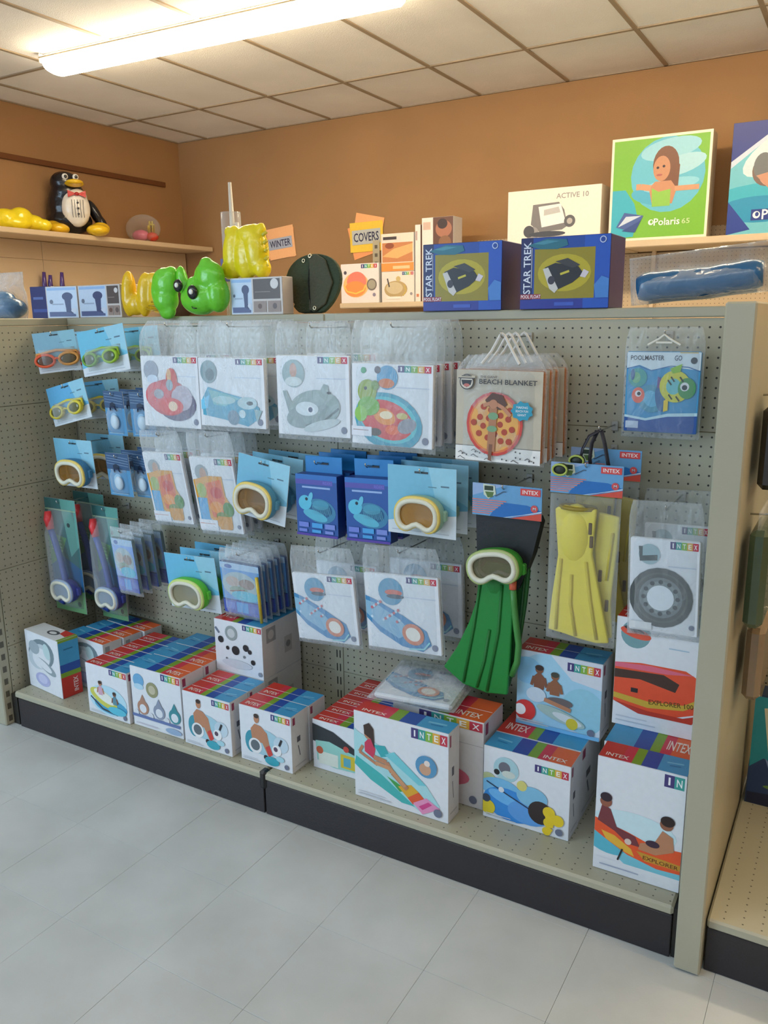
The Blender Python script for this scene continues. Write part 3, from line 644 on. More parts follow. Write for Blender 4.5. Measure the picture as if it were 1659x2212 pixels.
def i_shark(asp):
    a = i_base(asp); a.o(24, 78, 16, (150, 172, 174)); a.e(24, 82, 5, 9, (200, 150, 130)); a.e(24, 68, 12, 6, (206, 216, 216)); a.p([(8, 56), (14, 56), (24, 34), (16, 28)], (140, 158, 158)); a.p([(60, 56), (66, 66), (72, 64), (74, 50)], (150, 168, 166)); a.e(52, 34, 36, 24, (150, 168, 166), 8); a.e(44, 26, 32, 16, (140, 158, 158), 12); a.e(42, 34, 16, 9, (214, 224, 228)); a.o(47, 33, 5, (230, 234, 238)); a.o(47, 33, 3, (60, 70, 110)); a.e(73, 55, 3, 1.6, BLK); a.l([(40, 12), (66, 20), (86, 36)], 2.4, (90, 104, 104)); a.e(62, 14, 26, 6, (196, 208, 210), 14); return a
def i_pool(asp):
    a = i_base(asp); a.o(15, 92, 3.4, (60, 160, 100)); a.o(45, 84, 13, (90, 160, 200)); a.e(44, 77, 10, 6, (216, 120, 60)); a.o(33, 93, 4, (90, 80, 90)); a.e(46, 30, 43, 35, (60, 160, 186), -14); a.e(46, 32, 37, 28, (90, 196, 206), -14); a.e(44, 32, 34, 24, (216, 70, 66), -14); a.e(42, 36, 14, 10, (236, 150, 60), -14); a.e(44, 38, 8, 5, (242, 226, 190)); a.e(52, 20, 9, 6, (236, 110, 60)); a.e(70, 26, 12, 9, (150, 150, 160), 20); a.e(30, 16, 8, 5, (80, 70, 60)); a.e(64, 38, 7, 4, (206, 190, 110))
    a.e(20, 66, 12, 15, (150, 170, 60)); a.e(22, 48, 14, 12, (120, 180, 60)); a.e(12, 38, 8, 10, (140, 196, 70)); a.o(18, 70, 2, BLK); a.e(30, 74, 5, 6, (120, 150, 60)); a.r(0, 10, 26, 22, (226, 228, 236)); a.r(2, 17, 22, 18, (170, 150, 150)); return a
def i_arm(asp):
    a = i_base(asp); a.o(24, 80, 15, (150, 164, 170)); a.e(28, 78, 8, 9, (190, 150, 130)); a.p([(2, 70), (36, 76), (70, 76), (72, 50), (80, 40), (78, 6), (48, 6), (30, 18), (6, 20)], (224, 160, 60)); a.p([(30, 66), (66, 72), (70, 46), (60, 20), (36, 20), (30, 40)], (226, 112, 66)); a.e(52, 54, 14, 8, (206, 70, 60)); a.e(48, 34, 16, 8, (236, 150, 50)); a.e(18, 56, 11, 10, (160, 180, 80)); a.p([(6, 46), (28, 46), (28, 16), (6, 16)], (80, 166, 214)); a.e(74, 32, 12, 10, (80, 140, 60)); a.e(58, 22, 14, 6, (120, 140, 50)); a.p([(48, 4), (76, 4), (74, 22), (46, 22)], (214, 150, 50)); a.r(0, 2, 44, 16, (232, 234, 240)); a.r(2, 10, 38, 11, (206, 160, 150)); return a
def i_raft(asp):
    a = i_base(asp); a.p([(0, 70), (12, 66), (50, 48), (82, 30), (88, 12), (76, 2), (48, 6), (18, 22), (0, 40)], (66, 140, 190)); a.p([(0, 64), (14, 60), (46, 42), (62, 26), (44, 16), (18, 30), (0, 46)], (140, 186, 214)); a.o(36, 78, 17, (90, 156, 190)); a.e(40, 77, 12, 4, (214, 110, 90)); a.e(42, 72, 12, 3, (60, 80, 100))
    for k in range(16): a.o(8 + (k * 37 % 40), 34 + (k * 23 % 26) - (k * 37 % 40) * .3 + 8, 1.8, (206, 110, 120) if k % 2 else (200, 220, 236))
    a.e(64, 24, 15, 14, (214, 130, 96), -20); a.e(64, 24, 10, 9, (238, 232, 222), -20); a.l([(58, 4), (78, 6), (86, 16)], 2, (150, 214, 220)); return a
def i_tyre(asp):
    a = i_base(asp); a.o(28, 84, 16, (160, 186, 194)); a.p([(12, 92), (18, 92), (18, 82), (40, 84), (40, 78), (14, 76)], (70, 84, 84)); a.o(46, 38, 47, (84, 90, 90)); a.o(46, 38, 40, (100, 106, 104)); a.o(46, 38, 37, (86, 92, 92)); a.o(46, 38, 32, (124, 132, 134)); a.o(46, 38, 26, (140, 150, 152))
    for k in range(12): q = k * math.pi / 6; a.o(46 + 25*math.cos(q), 38 + 25*math.sin(q)*asp, 3.4, (70, 76, 80))
    a.o(46, 38, 20, (224, 230, 236)); a.r(0, 2, 34, 10, (226, 228, 230)); return a
G1 = 'bagged floats on the top row of hooks'
bagged('bagged_float', 'clear bag with white insert showing a red rocket float', 'pool float', -0.513, 1.418, .20, .262, .240, .115, i_red(1.09), 2, G1, sub='clear bagged red rocket float', seed=1, rnd=.35)
bagged('bagged_float', 'clear bag with white insert showing a blue car float', 'pool float', -0.242, 1.415, .205, .272, .222, .115, i_car(1.22), 3, G1, sub='clear bagged blue car float', seed=2)
bagged('bagged_float', 'clear bag with white insert showing a grey whale float', 'pool float', 0.071, 1.425, .20, .268, .243, .100, i_shark(1.1), 2, G1, sub='clear bagged grey whale float', seed=3)
bagged('bagged_float', 'clear bag with white insert showing a turtle in a blue ring pool', 'pool float', 0.348, 1.404, .20, .268, .236, .120, i_pool(1.14), 4, G1, sub='clear bagged turtle ring pool', seed=4, roll=-1)
G2 = 'bagged arm floats with orange print'
bagged('bagged_arm_floats', 'narrow clear bag with orange arm float print, left one of two', 'arm floats', -0.590, 1.086, .20, .186, .262, .078, i_arm(.71), 3, G2, sub='bagged arm floats of the left pair', dmin=.07, roll=2, pitch=8, seed=5)
bagged('bagged_arm_floats', 'narrow clear bag with orange arm float print, right one of two', 'arm floats', -0.366, 1.085, .20, .194, .268, .088, i_arm(.72), 3, G2, sub='bagged arm floats of the right pair', dmin=.07, roll=2, pitch=7, seed=6)
G3 = 'bagged blue rafts on the lower row'
bagged('bagged_raft', 'clear bag with white insert showing a blue raft, left one of two', 'pool float', 0.076, 0.741, .20, .238, .228, .090, i_raft(1.04), 2, G3, sub='bagged blue raft of the left hook', dmin=.06, roll=4, pitch=2, seed=7)
bagged('bagged_raft', 'clear bag with white insert showing a blue raft, right one of two', 'pool float', 0.363, 0.782, .20, .256, .240, .086, i_raft(1.07), 2, G3, sub='bagged blue raft of the right hook', roll=3.5, seed=8)
bagged('bagged_ring', 'clear bag with white insert showing a grey tyre swim ring', 'swim ring', 1.119, 0.986, .20, .170, .246, .094, i_tyre(.69), 2, 'bagged tyre rings', sub='bagged grey tyre ring', roll=2, seed=9)
# raft bag lying on the cartons
r = thing('bagged_raft', 'clear bagged blue raft lying flat on top of the rainbow lounge carton', 'pool float', (0.452, -0.215, Z0 + .285), (R(1), 0, R(7)))
MB().cbox(-.122, -.105, .002, .122, .105, .024, (222, 226, 230), .008).build('insert', M_CARD, r)
i_raft(1.16).build('insert_print', r, (-.118, -.10, .024), (.236, 0, 0), (0, .20, 0), (0, 0, 1))
o = bag_mesh(.272, .17, -.122, .06, .022, 31, wr=.007).build('clear_bag', M_BAG, r, True); o.rotation_euler = (R(-90), 0, 0); o.location = (0, 0, .012)
# fish ring pack at the right
a = Art(.188/.207); a.r(0, 0, 100, 100, (60, 150, 200)); a.p([(0, 80), (18, 84), (34, 78), (60, 82), (100, 78), (100, 100), (0, 100)], (206, 222, 232)); a.l([(0, 79), (16, 83), (34, 77), (60, 83), (84, 82), (100, 77)], 1.2, (40, 110, 170))
a.t('POOLMASTER', 28, 93, 46, 6, (50, 60, 80)); a.t('GO', 70, 93, 10, 6.5, (70, 84, 110)); a.o(91, 90, 4.4, (60, 70, 80)); a.r(72, 99, 96, 100, (226, 190, 90))
a.p([(0, 18), (30, 14), (60, 20), (100, 22), (100, 26), (60, 24), (30, 17), (0, 21)], (190, 224, 236)); a.p([(0, 18), (30, 14), (60, 20), (100, 22), (100, 0), (0, 0)], (32, 84, 160)); a.r(2, 4, 20, 13, (190, 206, 226)); a.e(16, 68, 13, 12, (70, 160, 160)); a.e(14, 68, 6, 7, (120, 180, 140)); a.e(9, 72, 3, 7, (60, 100, 150))
a.e(36, 42, 18, 18, (70, 150, 180), 30); a.e(36, 42, 10, 11, (96, 176, 212), 30); a.e(18, 46, 9, 10, (226, 110, 90)); a.o(18, 48, 4.4, WH); a.o(19, 48, 2.6, BLK); a.e(48, 42, 6, 16, (60, 110, 160), 10); a.p([(44, 70), (52, 66), (50, 54), (44, 56)], (120, 90, 150))
a.e(68, 58, 21, 20, (206, 206, 70), 20); a.e(66, 58, 10, 10, (110, 190, 200)); a.e(84, 56, 12, 13, (70, 150, 90)); a.o(81, 58, 6, WH); a.o(81, 57, 3.6, (30, 50, 60)); a.p([(60, 80), (76, 86), (74, 76), (64, 74)], (140, 190, 70)); a.p([(54, 40), (60, 44), (60, 28), (54, 26)], (226, 200, 60))
for q in ((58, 66), (62, 70), (74, 70), (60, 48), (70, 46)): a.l([q, (q[0]+5, q[1]-6)], 2, (40, 50, 40))
bagged('bagged_ring', 'blue printed pack of two fish swim rings beside the end panel', 'swim ring', 1.060, 1.438, .055, .186, .208, .060, a, 1, 'fish ring pack', seed=10, t=.010, body=(60, 140, 190))
t = thing('hang_tag', 'white plastic hanger clip at the top of the fish ring pack', 'hang tag', (1.060, -.066, 1.476))
MB().tube([(-.040, 0, -.022), (-.012, 0, -.006), (0, 0, .004), (.012, 0, -.006), (.040, 0, -.022)], .0028, (226, 224, 214), 6).build('arm', M_PLASTIC, t); MB().tube([(-.020, 0, -.016), (.020, 0, -.016)], .0028, (226, 224, 214), 6).build('bar', M_PLASTIC, t)
# beach blanket cases with rope-like clear handles
def f_blanket(asp):
    a = Art(asp); a.r(0, 0, 100, 100, (196, 184, 162)); a.r(0, 0, 100, 16, (236, 234, 230)); a.l([(0, 16.5), (100, 16.5)], .8, (110, 100, 90))
    for k in range(26):
        x = 3 + k * 37 % 95; y = 2 + k * 53 % 12
        if k % 3 == 0: a.l([(x, y), (x+3, y+2), (x+6, y), (x+9, y-1)], .7, (70, 66, 70))
        else: a.o(x, y, .9, (60, 56, 62))
    a.e(47, 42, 33, 35, (206, 64, 54)); a.e(47, 42, 30, 32, (226, 120, 60)); a.e(47, 42, 28, 29.5, (232, 170, 84)); a.p([(36, 10), (60, 10), (74, 60), (50, 78), (26, 68)], (230, 164, 80)) if False else None
    for k in range(20):
        q = k * 2.4; rr = 5.6 * math.sqrt(k + 1.5); x = 47 + rr*math.cos(q); y = 42 + rr*math.sin(q)*1.04
        a.o(x, y, 3.4, (176, 66, 38)); 
    a.p([(36, 68), (44, 76), (56, 74), (62, 64), (54, 58), (42, 60)], (92, 60, 46)); a.l([(34, 62), (46, 66), (58, 60), (66, 52)], 4, (196, 134, 100)); a.l([(46, 60), (45, 34), (44, 12)], 9, (176, 120, 84)); a.e(46, 51, 6, 4, (120, 160, 120)); a.e(45, 37, 6, 3.4, (120, 160, 120)); a.e(46, 64, 5, 5, (190, 130, 96)); a.l([(44, 20), (43, 2)], 4, (130, 84, 60))
    a.p([(70 + (11 + 2*(k % 2))*math.cos(k*math.pi/9) + 9, 58 + (9 + 2*(k % 2))*math.sin(k*math.pi/9)) for k in range(18)], (40, 150, 180)); a.t('MAKING', 79, 62, 13, 2.6, WH); a.t('BEACH FUN', 79, 58, 14, 2.6, WH); a.t('GIANT', 79, 54, 10, 2.6, WH)
    a.t('BEACH BLANKET', 62, 88, 66, 5.4, (54, 50, 52)); a.t('THE GIANT', 40, 93, 20, 2.4, (90, 80, 80))
    a.o(14, 87, 8.5, (60, 56, 58)); a.o(14, 87, 7.4, (206, 196, 180)); a.p([(7.6, 89), (20.4, 89), (19, 84), (14, 81), (9, 84)], (50, 46, 50)); a.e(14, 83.4, 3.6, 1.8, (196, 110, 100)); a.r(4, 91, 24, 94, (196, 184, 162)); a.l([(4, 91), (24, 91)], .9, (60, 56, 58)); a.l([(8, 93.4), (20, 93.4)], .8, (60, 56, 58)); return a
r = thing('beach_blanket_case', 'tan beach blanket case showing a pizza print, in front on its hook', 'beach blanket', (0.677, -.20, 1.470), (0, R(.7), 0), 'beach blanket cases')
z1, z0 = -.078, -.322
MB().cbox(-.122, -.016, z0, .122, .016, z1, (176, 112, 70), .006).build('folded_blanket', M_CLOTH, r)
f_blanket(.244/.244).build('front_print', r, (-.122, -.016, z0), (.244, 0, 0), (0, 0, .244), (0, -1, 0))
bag_mesh(.256, -.040, z0 - .006, .034, .022, 77, wr=.004, round_top=.25).build('clear_case', M_BAG, r, True)
for sx in (-1, 1): MB().tube([(sx * .052, -.012 if sx < 0 else -.006, -.062), (sx*.03, 0, -.03), (sx*.006, 0, .012)], .0042, (222, 220, 214), 6).build('handle', M_PLASTIC, r)
MB().tube([(-.008, 0, .010), (0, 0, .016), (.008, 0, .010)], .0042, (222, 220, 214), 6).build('handle_loop', M_PLASTIC, r)
spread(r, 4, .20, 'beach blanket case', 'beach blanket cases', sub='beach blanket case with tan folded side', dmin=.05)
hook(0.677, 1.476, .2, 'the beach blanket cases')
# ------------------------------------------------------------------ blister cards
def kidney(rx, rz, notch=.30, n=48):
    pts = []
    for i in range(n):
        t = 2*math.pi*i/n; c, s = math.cos(t), math.sin(t)
        x = rx * math.copysign(abs(c) ** .8, c); z = rz * math.copysign(abs(s) ** .85, s)
        if s < 0: z += rz * notch * 1.6 * math.exp(-(x / (rx * .40)) ** 2)
        pts.append((x, z))
    return pts
def swim_mask(parent, cx, cz, y, rx, rz, rim, skirt, lensc, depth=.045, rot=0, tex=None):
    k = kidney(rx, rz); ca, sa = math.cos(R(rot)), math.sin(R(rot))
    k = [(cx + x*ca - z*sa, cz + x*sa + z*ca) for x, z in k]
    yf = y - depth
    MB().tube([(cx + (x-cx)*1.04, yf + .002, cz + (z-cz)*1.05) for x, z in k], .0062, rim, 8, closed=True).build('mask_frame', M_RUBBER, parent, True)
    MB().tube([(cx + (x-cx)*.93, yf - .001, cz + (z-cz)*.90) for x, z in k], .0078, (222, 220, 200), 8, closed=True).build('inner_rim', M_RUBBER, parent, True)
    n = len(k); b = MB(); vs = []
    for q, (yy, s) in enumerate(((yf + .002, 1.10), (yf + .010, 1.17), (y - .012, 1.14), (y - .002, 1.02))):
        vs += [(cx + (x-cx)*s, yy, cz + (z-cz)*s) for x, z in k]
    b.add(vs, [(q*n + i, q*n + (i+1) % n, (q+1)*n + (i+1) % n, (q+1)*n + i) for q in range(3) for i in range(n)], skirt)
    b.build('mask_skirt', M_RUBBER, parent, True)
    b = MB(); b.add([(cx, yf + .002, cz)] + [(x, yf + .002, z) for x, z in k], [(0, (i+1) % n + 1, i + 1) for i in range(n)], lensc); b.build('mask_lens', M_LENS, parent)
    b = MB(); b.tube([(x*.0 + cx + (x-cx)*.84, y - .006, cz + (z-cz)*.84) for x, z in k], .006, (214, 214, 196), 6, closed=True); b.build('mask_seal', M_RUBBER, parent, True)
    for s in (-1, 1): MB().cbox(cx + s*rx*1.02 - .010, y - .026, cz - .014, cx + s*rx*1.02 + .016, y - .006, cz + .018, skirt, .004).build('strap_clip', M_PLASTIC, parent)
def card_art(asp, base=(120, 186, 214), low=(214, 222, 228), cut=24):
    a = Art(asp); a.r(0, 0, 100, 100, base); a.p([(60, 100), (100, 100), (100, 40), (70, 56)], (150, 204, 224)); a.p([(0, cut-6), (40, cut+2), (100, cut+10), (100, 0), (0, 0)], low); a.l([(60, 72), (72, 72)], 1.2, (90, 130, 150)); a.l([(78, 74), (90, 74)], 2, (90, 120, 140)); a.r(40, 90, 60, 93, (50, 60, 66)); a.r(6, 5, 50, 6.5, (186, 192, 200)); a.r(60, 5, 90, 6.5, (186, 192, 200)); return a
def blister(name, label, cat, x, ztop, d, w, h, art, group, n=2, roll=0, pitch=0, yaw=0, hd=.02, sub=None, fill=None, bub=None, what=None, seed=1, dmin=.045):
    r = thing(name, label, cat, (x, -d, ztop - hd), (R(pitch), R(-roll), R(yaw)), group)
    MB().cbox(-w/2, -.0012, hd - h, w/2, .0012, hd, (206, 216, 222), .0006).build('backing_card', M_CARD, r)
    art.build('card_print', r, (-w/2, -.0012, hd - h), (w, 0, 0), (0, 0, h), (0, -1, 0))
    if fill: fill(r, w, h, hd)
    if bub:
        bx, bz, bw, bh, by = bub
        bag_mesh(bw, bh/2, -bh/2, .004, by, seed, 8, 8, .001).build('clear_blister', M_FILM, r, True).location = (bx, -.002, bz)
    if n > 1: spread(r, n, d, label, group, sub=sub, dmin=dmin)
    hook(x, ztop - hd + .002, d, what or ' '.join(label.split()[:12]))
    return r
GM = 'carded swim masks'
def mk(rx, rz, rim, skirt, cz, cx=0, lensc=(150, 104, 40), depth=.042):
    return lambda r, w, h, hd: swim_mask(r, cx, cz, -.0015, rx, rz, rim, skirt, lensc, depth)
CREAM = (232, 206, 110)
blister('carded_swim_mask', 'pale blue card with cream and blue swim mask, on the far left hook', 'swim mask', -1.040, 1.105, .20, .208, .184, card_art(1.13), GM, 2, pitch=4, fill=mk(.072, .048, CREAM, (60, 120, 160), -.104, .01), sub='pale blue card of the far left swim mask')
blister('carded_swim_mask', 'pale blue card with cream and teal swim mask, tilted and left of the blue boxes', 'swim mask', -0.135, 1.096, .20, .208, .204, card_art(1.02), GM, 3, roll=-8.5, fill=mk(.070, .054, CREAM, (84, 150, 176), -.116, -.004), sub='pale blue card of the tilted swim mask')
blister('carded_swim_mask', 'pale blue card with cream and yellow swim mask, right of the blue boxes', 'swim mask', 0.437, 1.115, .20, .222, .204, card_art(1.09), GM, 3, fill=mk(.066, .050, CREAM, (150, 190, 170), -.116, .006, (190, 130, 30)), sub='pale blue card of the yellow swim mask')
blister('carded_swim_mask', 'blue card with lime green swim mask, low on the left', 'swim mask', -0.487, 0.728, .20, .238, .206, card_art(1.16, (110, 190, 226)), GM, 3, roll=2, pitch=4, fill=mk(.074, .052, (206, 224, 130), (90, 196, 50), -.116, 0, (170, 160, 130)), sub='blue card of the lime green swim mask')
def goggles(c1, c2, cz=-.085, sp=.052):
    def f(r, w, h, hd):
        for s, c in ((-1, c1), (1, c2)):
            b = MB(); pts = [(s*sp + .034*math.cos(q), -.022, cz + .021*math.sin(q)) for q in [2*math.pi*i/16 for i in range(16)]]
            b.tube(pts, .0055, c, 6, closed=True); b.build('goggle_rim', M_RUBBER, r, True)
            b = MB(); b.ell((s*sp, -.014, cz), (.036, .012, .024), c); b.build('goggle_cup', M_RUBBER, r, True)
            b = MB(); b.ell((s*sp, -.024, cz), (.028, .004, .017), (70, 80, 60)); b.build('goggle_lens', M_LENS, r, True)
        MB().tube([(-.016, -.020, cz), (0, -.026, cz + .006), (.016, -.020, cz)], .004, c1, 6).build('nose_bridge', M_RUBBER, r, True)
        MB().tube([(-sp - .034, -.012, cz), (-sp - .030, -.008, cz + .024), (0, -.006, cz + .034), (sp + .030, -.008, cz + .024), (sp + .034, -.012, cz)], .005, c2, 6).build('head_strap', M_RUBBER, r, True)
    return f
GG = 'carded swim goggles'
blister('carded_goggles', 'small blue card with orange swim goggles at the top left corner', 'swim goggles', -1.085, 1.500, .20, .150, .146, card_art(1.0, (140, 190, 214)), GG, 2, roll=6, yaw=38, hd=.016, fill=goggles((226, 90, 50), (220, 150, 70), sp=.042), bub=(0, -.08, .13, .07, .034), sub='small blue card of orange swim goggles')
blister('carded_goggles', 'blue card with lime green swim goggles, tilted near the top left corner', 'swim goggles', -0.838, 1.511, .20, .240, .158, card_art(1.5, (110, 190, 220)), GG, 2, roll=8, hd=.018, fill=goggles((110, 160, 50), (150, 190, 40)), bub=(0, -.085, .18, .075, .034), sub='blue card of lime green swim goggles')
blister('carded_goggles', 'blue card with yellow swim goggles, tilted below the orange goggles', 'swim goggles', -1.050, 1.312, .20, .214, .144, card_art(1.45, (100, 176, 220)), GG, 2, roll=13, hd=.018, fill=goggles((206, 186, 50), (224, 206, 60), -.078), bub=(0, -.078, .17, .07, .034), sub='blue card of yellow swim goggles')
# small blue nose clip and ear plug packs
def small_art(asp):
    a = Art(asp); a.r(0, 0, 100, 100, (84, 150, 196)); a.r(0, 62, 100, 100, (60, 92, 130))
    for y in (94, 88, 82, 76): a.l([(4, y), (50, y - 2), (96, y - 5)], 2, (130, 156, 184))
    a.e(42, 68, 14, 7, (40, 56, 80)); a.e(44, 34, 20, 18, (150, 200, 230)); a.r(8, 4, 80, 6, (150, 190, 214)); return a
def plug(r, w, h, hd):
    MB().ell((0, -.008, -.09), (.020, .010, .026), (206, 226, 240)).build('ear_plug_case', M_PLASTIC, r, True)
    MB().tube([(-.016, -.006, -.05), (-.010, -.012, -.036), (.010, -.012, -.036), (.016, -.006, -.05)], .003, (40, 56, 90), 6).build('nose_clip', M_RUBBER, r, True)
GS = 'small blue blister packs'
blister('small_blister_pack', 'small dark blue blister pack on the upper left hook', 'swim accessory', -0.800, 1.292, .20, .098, .160, small_art(.6), GS, 3, pitch=4, fill=plug, bub=(0, -.085, .07, .09, .022), sub='small blue pack of the upper left row')
blister('small_blister_pack', 'small dark blue blister pack nearest the red rocket bag', 'swim accessory', -0.694, 1.290, .17, .094, .160, small_art(.6), GS, 2, pitch=4, yaw=16, fill=plug, bub=(0, -.085, .07, .09, .022), sub='small blue pack nearer the red rocket bag')
blister('small_blister_pack', 'small blue blister pack on the left hook beside the arm float bags', 'swim accessory', -0.808, 1.068, .20, .118, .160, small_art(.74), GS, 3, pitch=5, fill=plug, bub=(0, -.085, .08, .09, .022), sub='small blue pack of the middle left row')
blister('small_blister_pack', 'small blue blister pack half hidden behind the left arm float bag', 'swim accessory', -0.732, 1.062, .16, .080, .160, small_art(.5), GS, 2, pitch=5, dmin=.07, fill=plug, bub=(0, -.085, .08, .09, .022), sub='small blue pack half hidden by the arm floats')
# snorkel sets
def snork_art(asp):
    a = Art(asp); a.r(0, 0, 100, 100, (60, 110, 110)); a.p([(0, 70), (60, 66), (30, 44), (0, 36)], (96, 150, 96)); a.p([(50, 100), (100, 100), (100, 60), (70, 50)], (96, 160, 150)); a.p([(0, 40), (40, 50), (100, 40), (100, 20), (0, 16)], (40, 96, 140)); a.p([(0, 14), (100, 20), (100, 0), (0, 0)], (110, 160, 110))
    for y in (64, 61, 58, 55): a.l([(6, y), (44, y - 1)], 1, (170, 200, 160))
    a.o(72, 78, 5, (30, 60, 60)); a.e(24, 24, 16, 3, (30, 70, 60)); a.o(80, 8, 6, (40, 70, 50)); a.r(0, 90, 100, 91, (150, 190, 150)); return a
def snork(r, w, h, hd):
    MB().tube([(-.050, -.020, -.03), (-.046, -.024, -.06), (-.036, -.026, -.10)], [.012, .018, .014], (226, 60, 66), 10).build('snorkel_top', M_PLASTIC, r, True)
    MB().tube([(-.036, -.026, -.10), (-.016, -.028, -.15), (.004, -.028, -.22), (.018, -.028, -.30), (.016, -.028, -.36), (-.010, -.026, -.395), (-.034, -.026, -.385)], .0125, (44, 70, 150), 10).build('snorkel_tube', M_PLASTIC, r, True)
    MB().tube([(-.034, -.026, -.385), (-.046, -.026, -.375)], .016, (60, 60, 140), 8).build('mouthpiece', M_RUBBER, r, True)
    swim_mask(r, .008, -.345, -.002, .056, .042, (150, 170, 200), (60, 70, 150), (150, 170, 190), .045, 0)
GK = 'carded snorkel sets'
for x, yw, wd, zt, dd, nm in ((-1.150, 0, .176, .866, .20, 'leftmost of two'), (-0.992, 0, .142, .836, .12, 'right one of two')):
    blister('carded_snorkel_set', 'tall green snorkel set card with red snorkel top, ' + nm, 'snorkel set', x, zt, dd, wd, .462, snork_art(.38), GK, 2 if dd > .15 else 1, roll=0, pitch=1, yaw=yw, fill=snork, bub=(0, -.22, .15, .40, .05), sub='tall green snorkel card, ' + nm, seed=12, dmin=.065)
# tall bagged packs
def i_kids(asp, blue=(96, 156, 214)):
    a = Art(asp); a.r(0, 0, 100, 100, blue); a.r(0, 88, 100, 100, (170, 200, 226)); a.e(22, 93, 10, 4, (60, 100, 170)); a.e(48, 58, 46, 26, (170, 190, 196)); a.e(30, 64, 18, 10, (190, 170, 160)); a.e(66, 62, 20, 10, (150, 130, 120)); a.e(44, 48, 24, 8, (140, 160, 140)); a.l([(20, 44), (60, 50)], 2, (150, 70, 60)); a.e(60, 38, 36, 10, (90, 190, 214)); a.r(0, 0, 100, 26, (70, 90, 180)); a.r(0, 26, 100, 28, (40, 70, 120)); a.r(6, 8, 30, 22, (90, 120, 206)); a.r(34, 4, 64, 24, (80, 160, 220)); a.r(70, 8, 94, 20, (84, 110, 190)); return a
yp = bagged('bagged_toy_pack', 'shiny blue bag pack with yellow edge strip above the spotted carton', 'pool toy', -0.250, 0.735, .21, .172, .190, .046, i_kids(.9), 5, 'blue bag packs with yellow strip', sub='shiny blue bag pack above the spotted carton', dmin=.07, pitch=5, seed=14, t=.018, body=(34, 70, 120), what='the blue bag packs above the spotted carton')
MB().tube([(.078, -.016, -.060), (.082, -.018, -.12), (.080, -.016, -.225)], .0055, (214, 186, 50), 8).build('yellow_edge_strip', M_VINYL, yp, True)
bagged('bagged_toy_pack', 'narrow pale blue bag pack hanging right of the snorkel sets', 'pool toy', -0.785, 0.760, .23, .112, .212, .040, i_kids(.55, (130, 170, 230)), 4, 'narrow blue bag packs', sub='narrow pale blue bag pack right of the snorkels', dmin=.09, pitch=6, seed=15, t=.016, body=(58, 92, 96), what='the narrow pale blue bag packs')
# blue boxed ride-ons with hang tabs
def f_blue(asp):
    a = Art(asp); a.r(0, 0, 100, 100, (36, 84, 160)); a.r(0, 90, 100, 100, (40, 110, 190)); a.r(0, 84, 90, 92, (84, 80, 170)); a.t('RIDERS', 78, 88, 22, 5, (110, 110, 200)); a.r(16, 78, 84, 81, (150, 180, 226)); a.e(58, 42, 38, 20, (60, 130, 170), -6); a.e(60, 44, 28, 13, (36, 96, 140)); a.e(46, 34, 30, 8, (90, 180, 206), -14); a.e(22, 54, 16, 12, (90, 190, 220), 20); a.e(36, 64, 5, 8, (100, 190, 220), -20); a.o(26, 60, 3.4, (24, 40, 60)); a.e(60, 52, 20, 8, (70, 150, 180))
    for k in range(14): a.l([(40 + k*3.2, 50), (44 + k*3.2, 36 + k % 3)], 1, (110, 180, 206))
    for x0, x1, c in ((6, 30, (110, 130, 214)), (38, 64, (70, 160, 224)), (70, 94, (120, 140, 214))):
        a.r(x0, 14, x1, 22, c); a.r(x0, 6, x1 - 4, 11, c)
    a.r(0, 0, 100, 4, (84, 60, 160)); return a
GB = 'blue hang boxes'
for x, zt, nm, rl in ((0.066, 1.060, 'left one of two', .5), (0.250, 1.065, 'right one of two', 1.5)):
    r = thing('hang_box', 'blue box with hang tab showing a pale blue animal float, ' + nm, 'toy box', (x, -.20, zt + .030), (0, R(-rl), 0), GB)
    zb = -.030; w, h, dp = .155, .196, .045
    MB().cbox(-w/2, 0, zb - h, w/2, dp, zb, (24, 56, 130), .002).build('carton', M_CARD, r)
    f_blue(w/h).build('front_print', r, (-w/2, 0, zb - h), (w, 0, 0), (0, 0, h), (0, -1, 0))
    MB().cbox(-w/2 + .010, dp - .003, zb - .002, w/2 - .006, dp, .022, (30, 130, 200), .001).build('hang_tab', M_CARD, r)
    MB().cbox(-.022, dp - .0045, -.004, .022, dp - .0028, .003, (24, 40, 60), .0005).build('hang_slot', M_CARD, r)
    spread(r, 3, .20, 'blue hang box', GB, dmin=.055, sub='blue hang box of the ' + nm.split()[0] + ' stack')
    hook(x, zt + .032, .19, 'the blue hang boxes, ' + nm)
# ================================================================== mask, snorkel and fin sets
def header_art(asp):
    a = Art(asp); a.r(0, 0, 100, 100, (104, 160, 206)); a.p([(0, 60), (50, 100), (0, 100)], (150, 176, 216)); a.p([(30, 14), (46, 46), (80, 44), (100, 30), (70, 8), (50, 0), (26, 0)], (36, 110, 184)); a.p([(50, 0), (100, 26), (100, 30), (74, 14), (46, 0)], (206, 220, 232)); a.p([(56, 0), (100, 24), (100, 0)], (214, 80, 62))
    for k in range(7): a.r(0, 6 + k*7, 50 - (6-k)*4, 9 + k*7, (222, 130, 120))
    a.r(70, 74, 98, 95, (216, 70, 66)); a.t('INTEX', 84, 84.5, 22, 12, (240, 232, 230)); a.o(90, 36, 5, (210, 80, 80)); a.t('M', 90, 36, 4, 8, WH); a.p([(16, 100), (33, 96), (35, 70), (24, 54), (17, 66)], (206, 216, 196)); a.p([(18, 94), (31, 94), (31, 80), (18, 80)], (44, 60, 40)); a.p([(19, 76), (32, 76), (30, 60), (23, 58)], (90, 120, 60)); a.l([(34, 64), (46, 80), (50, 80)], 1.2, (70, 90, 110)); return a
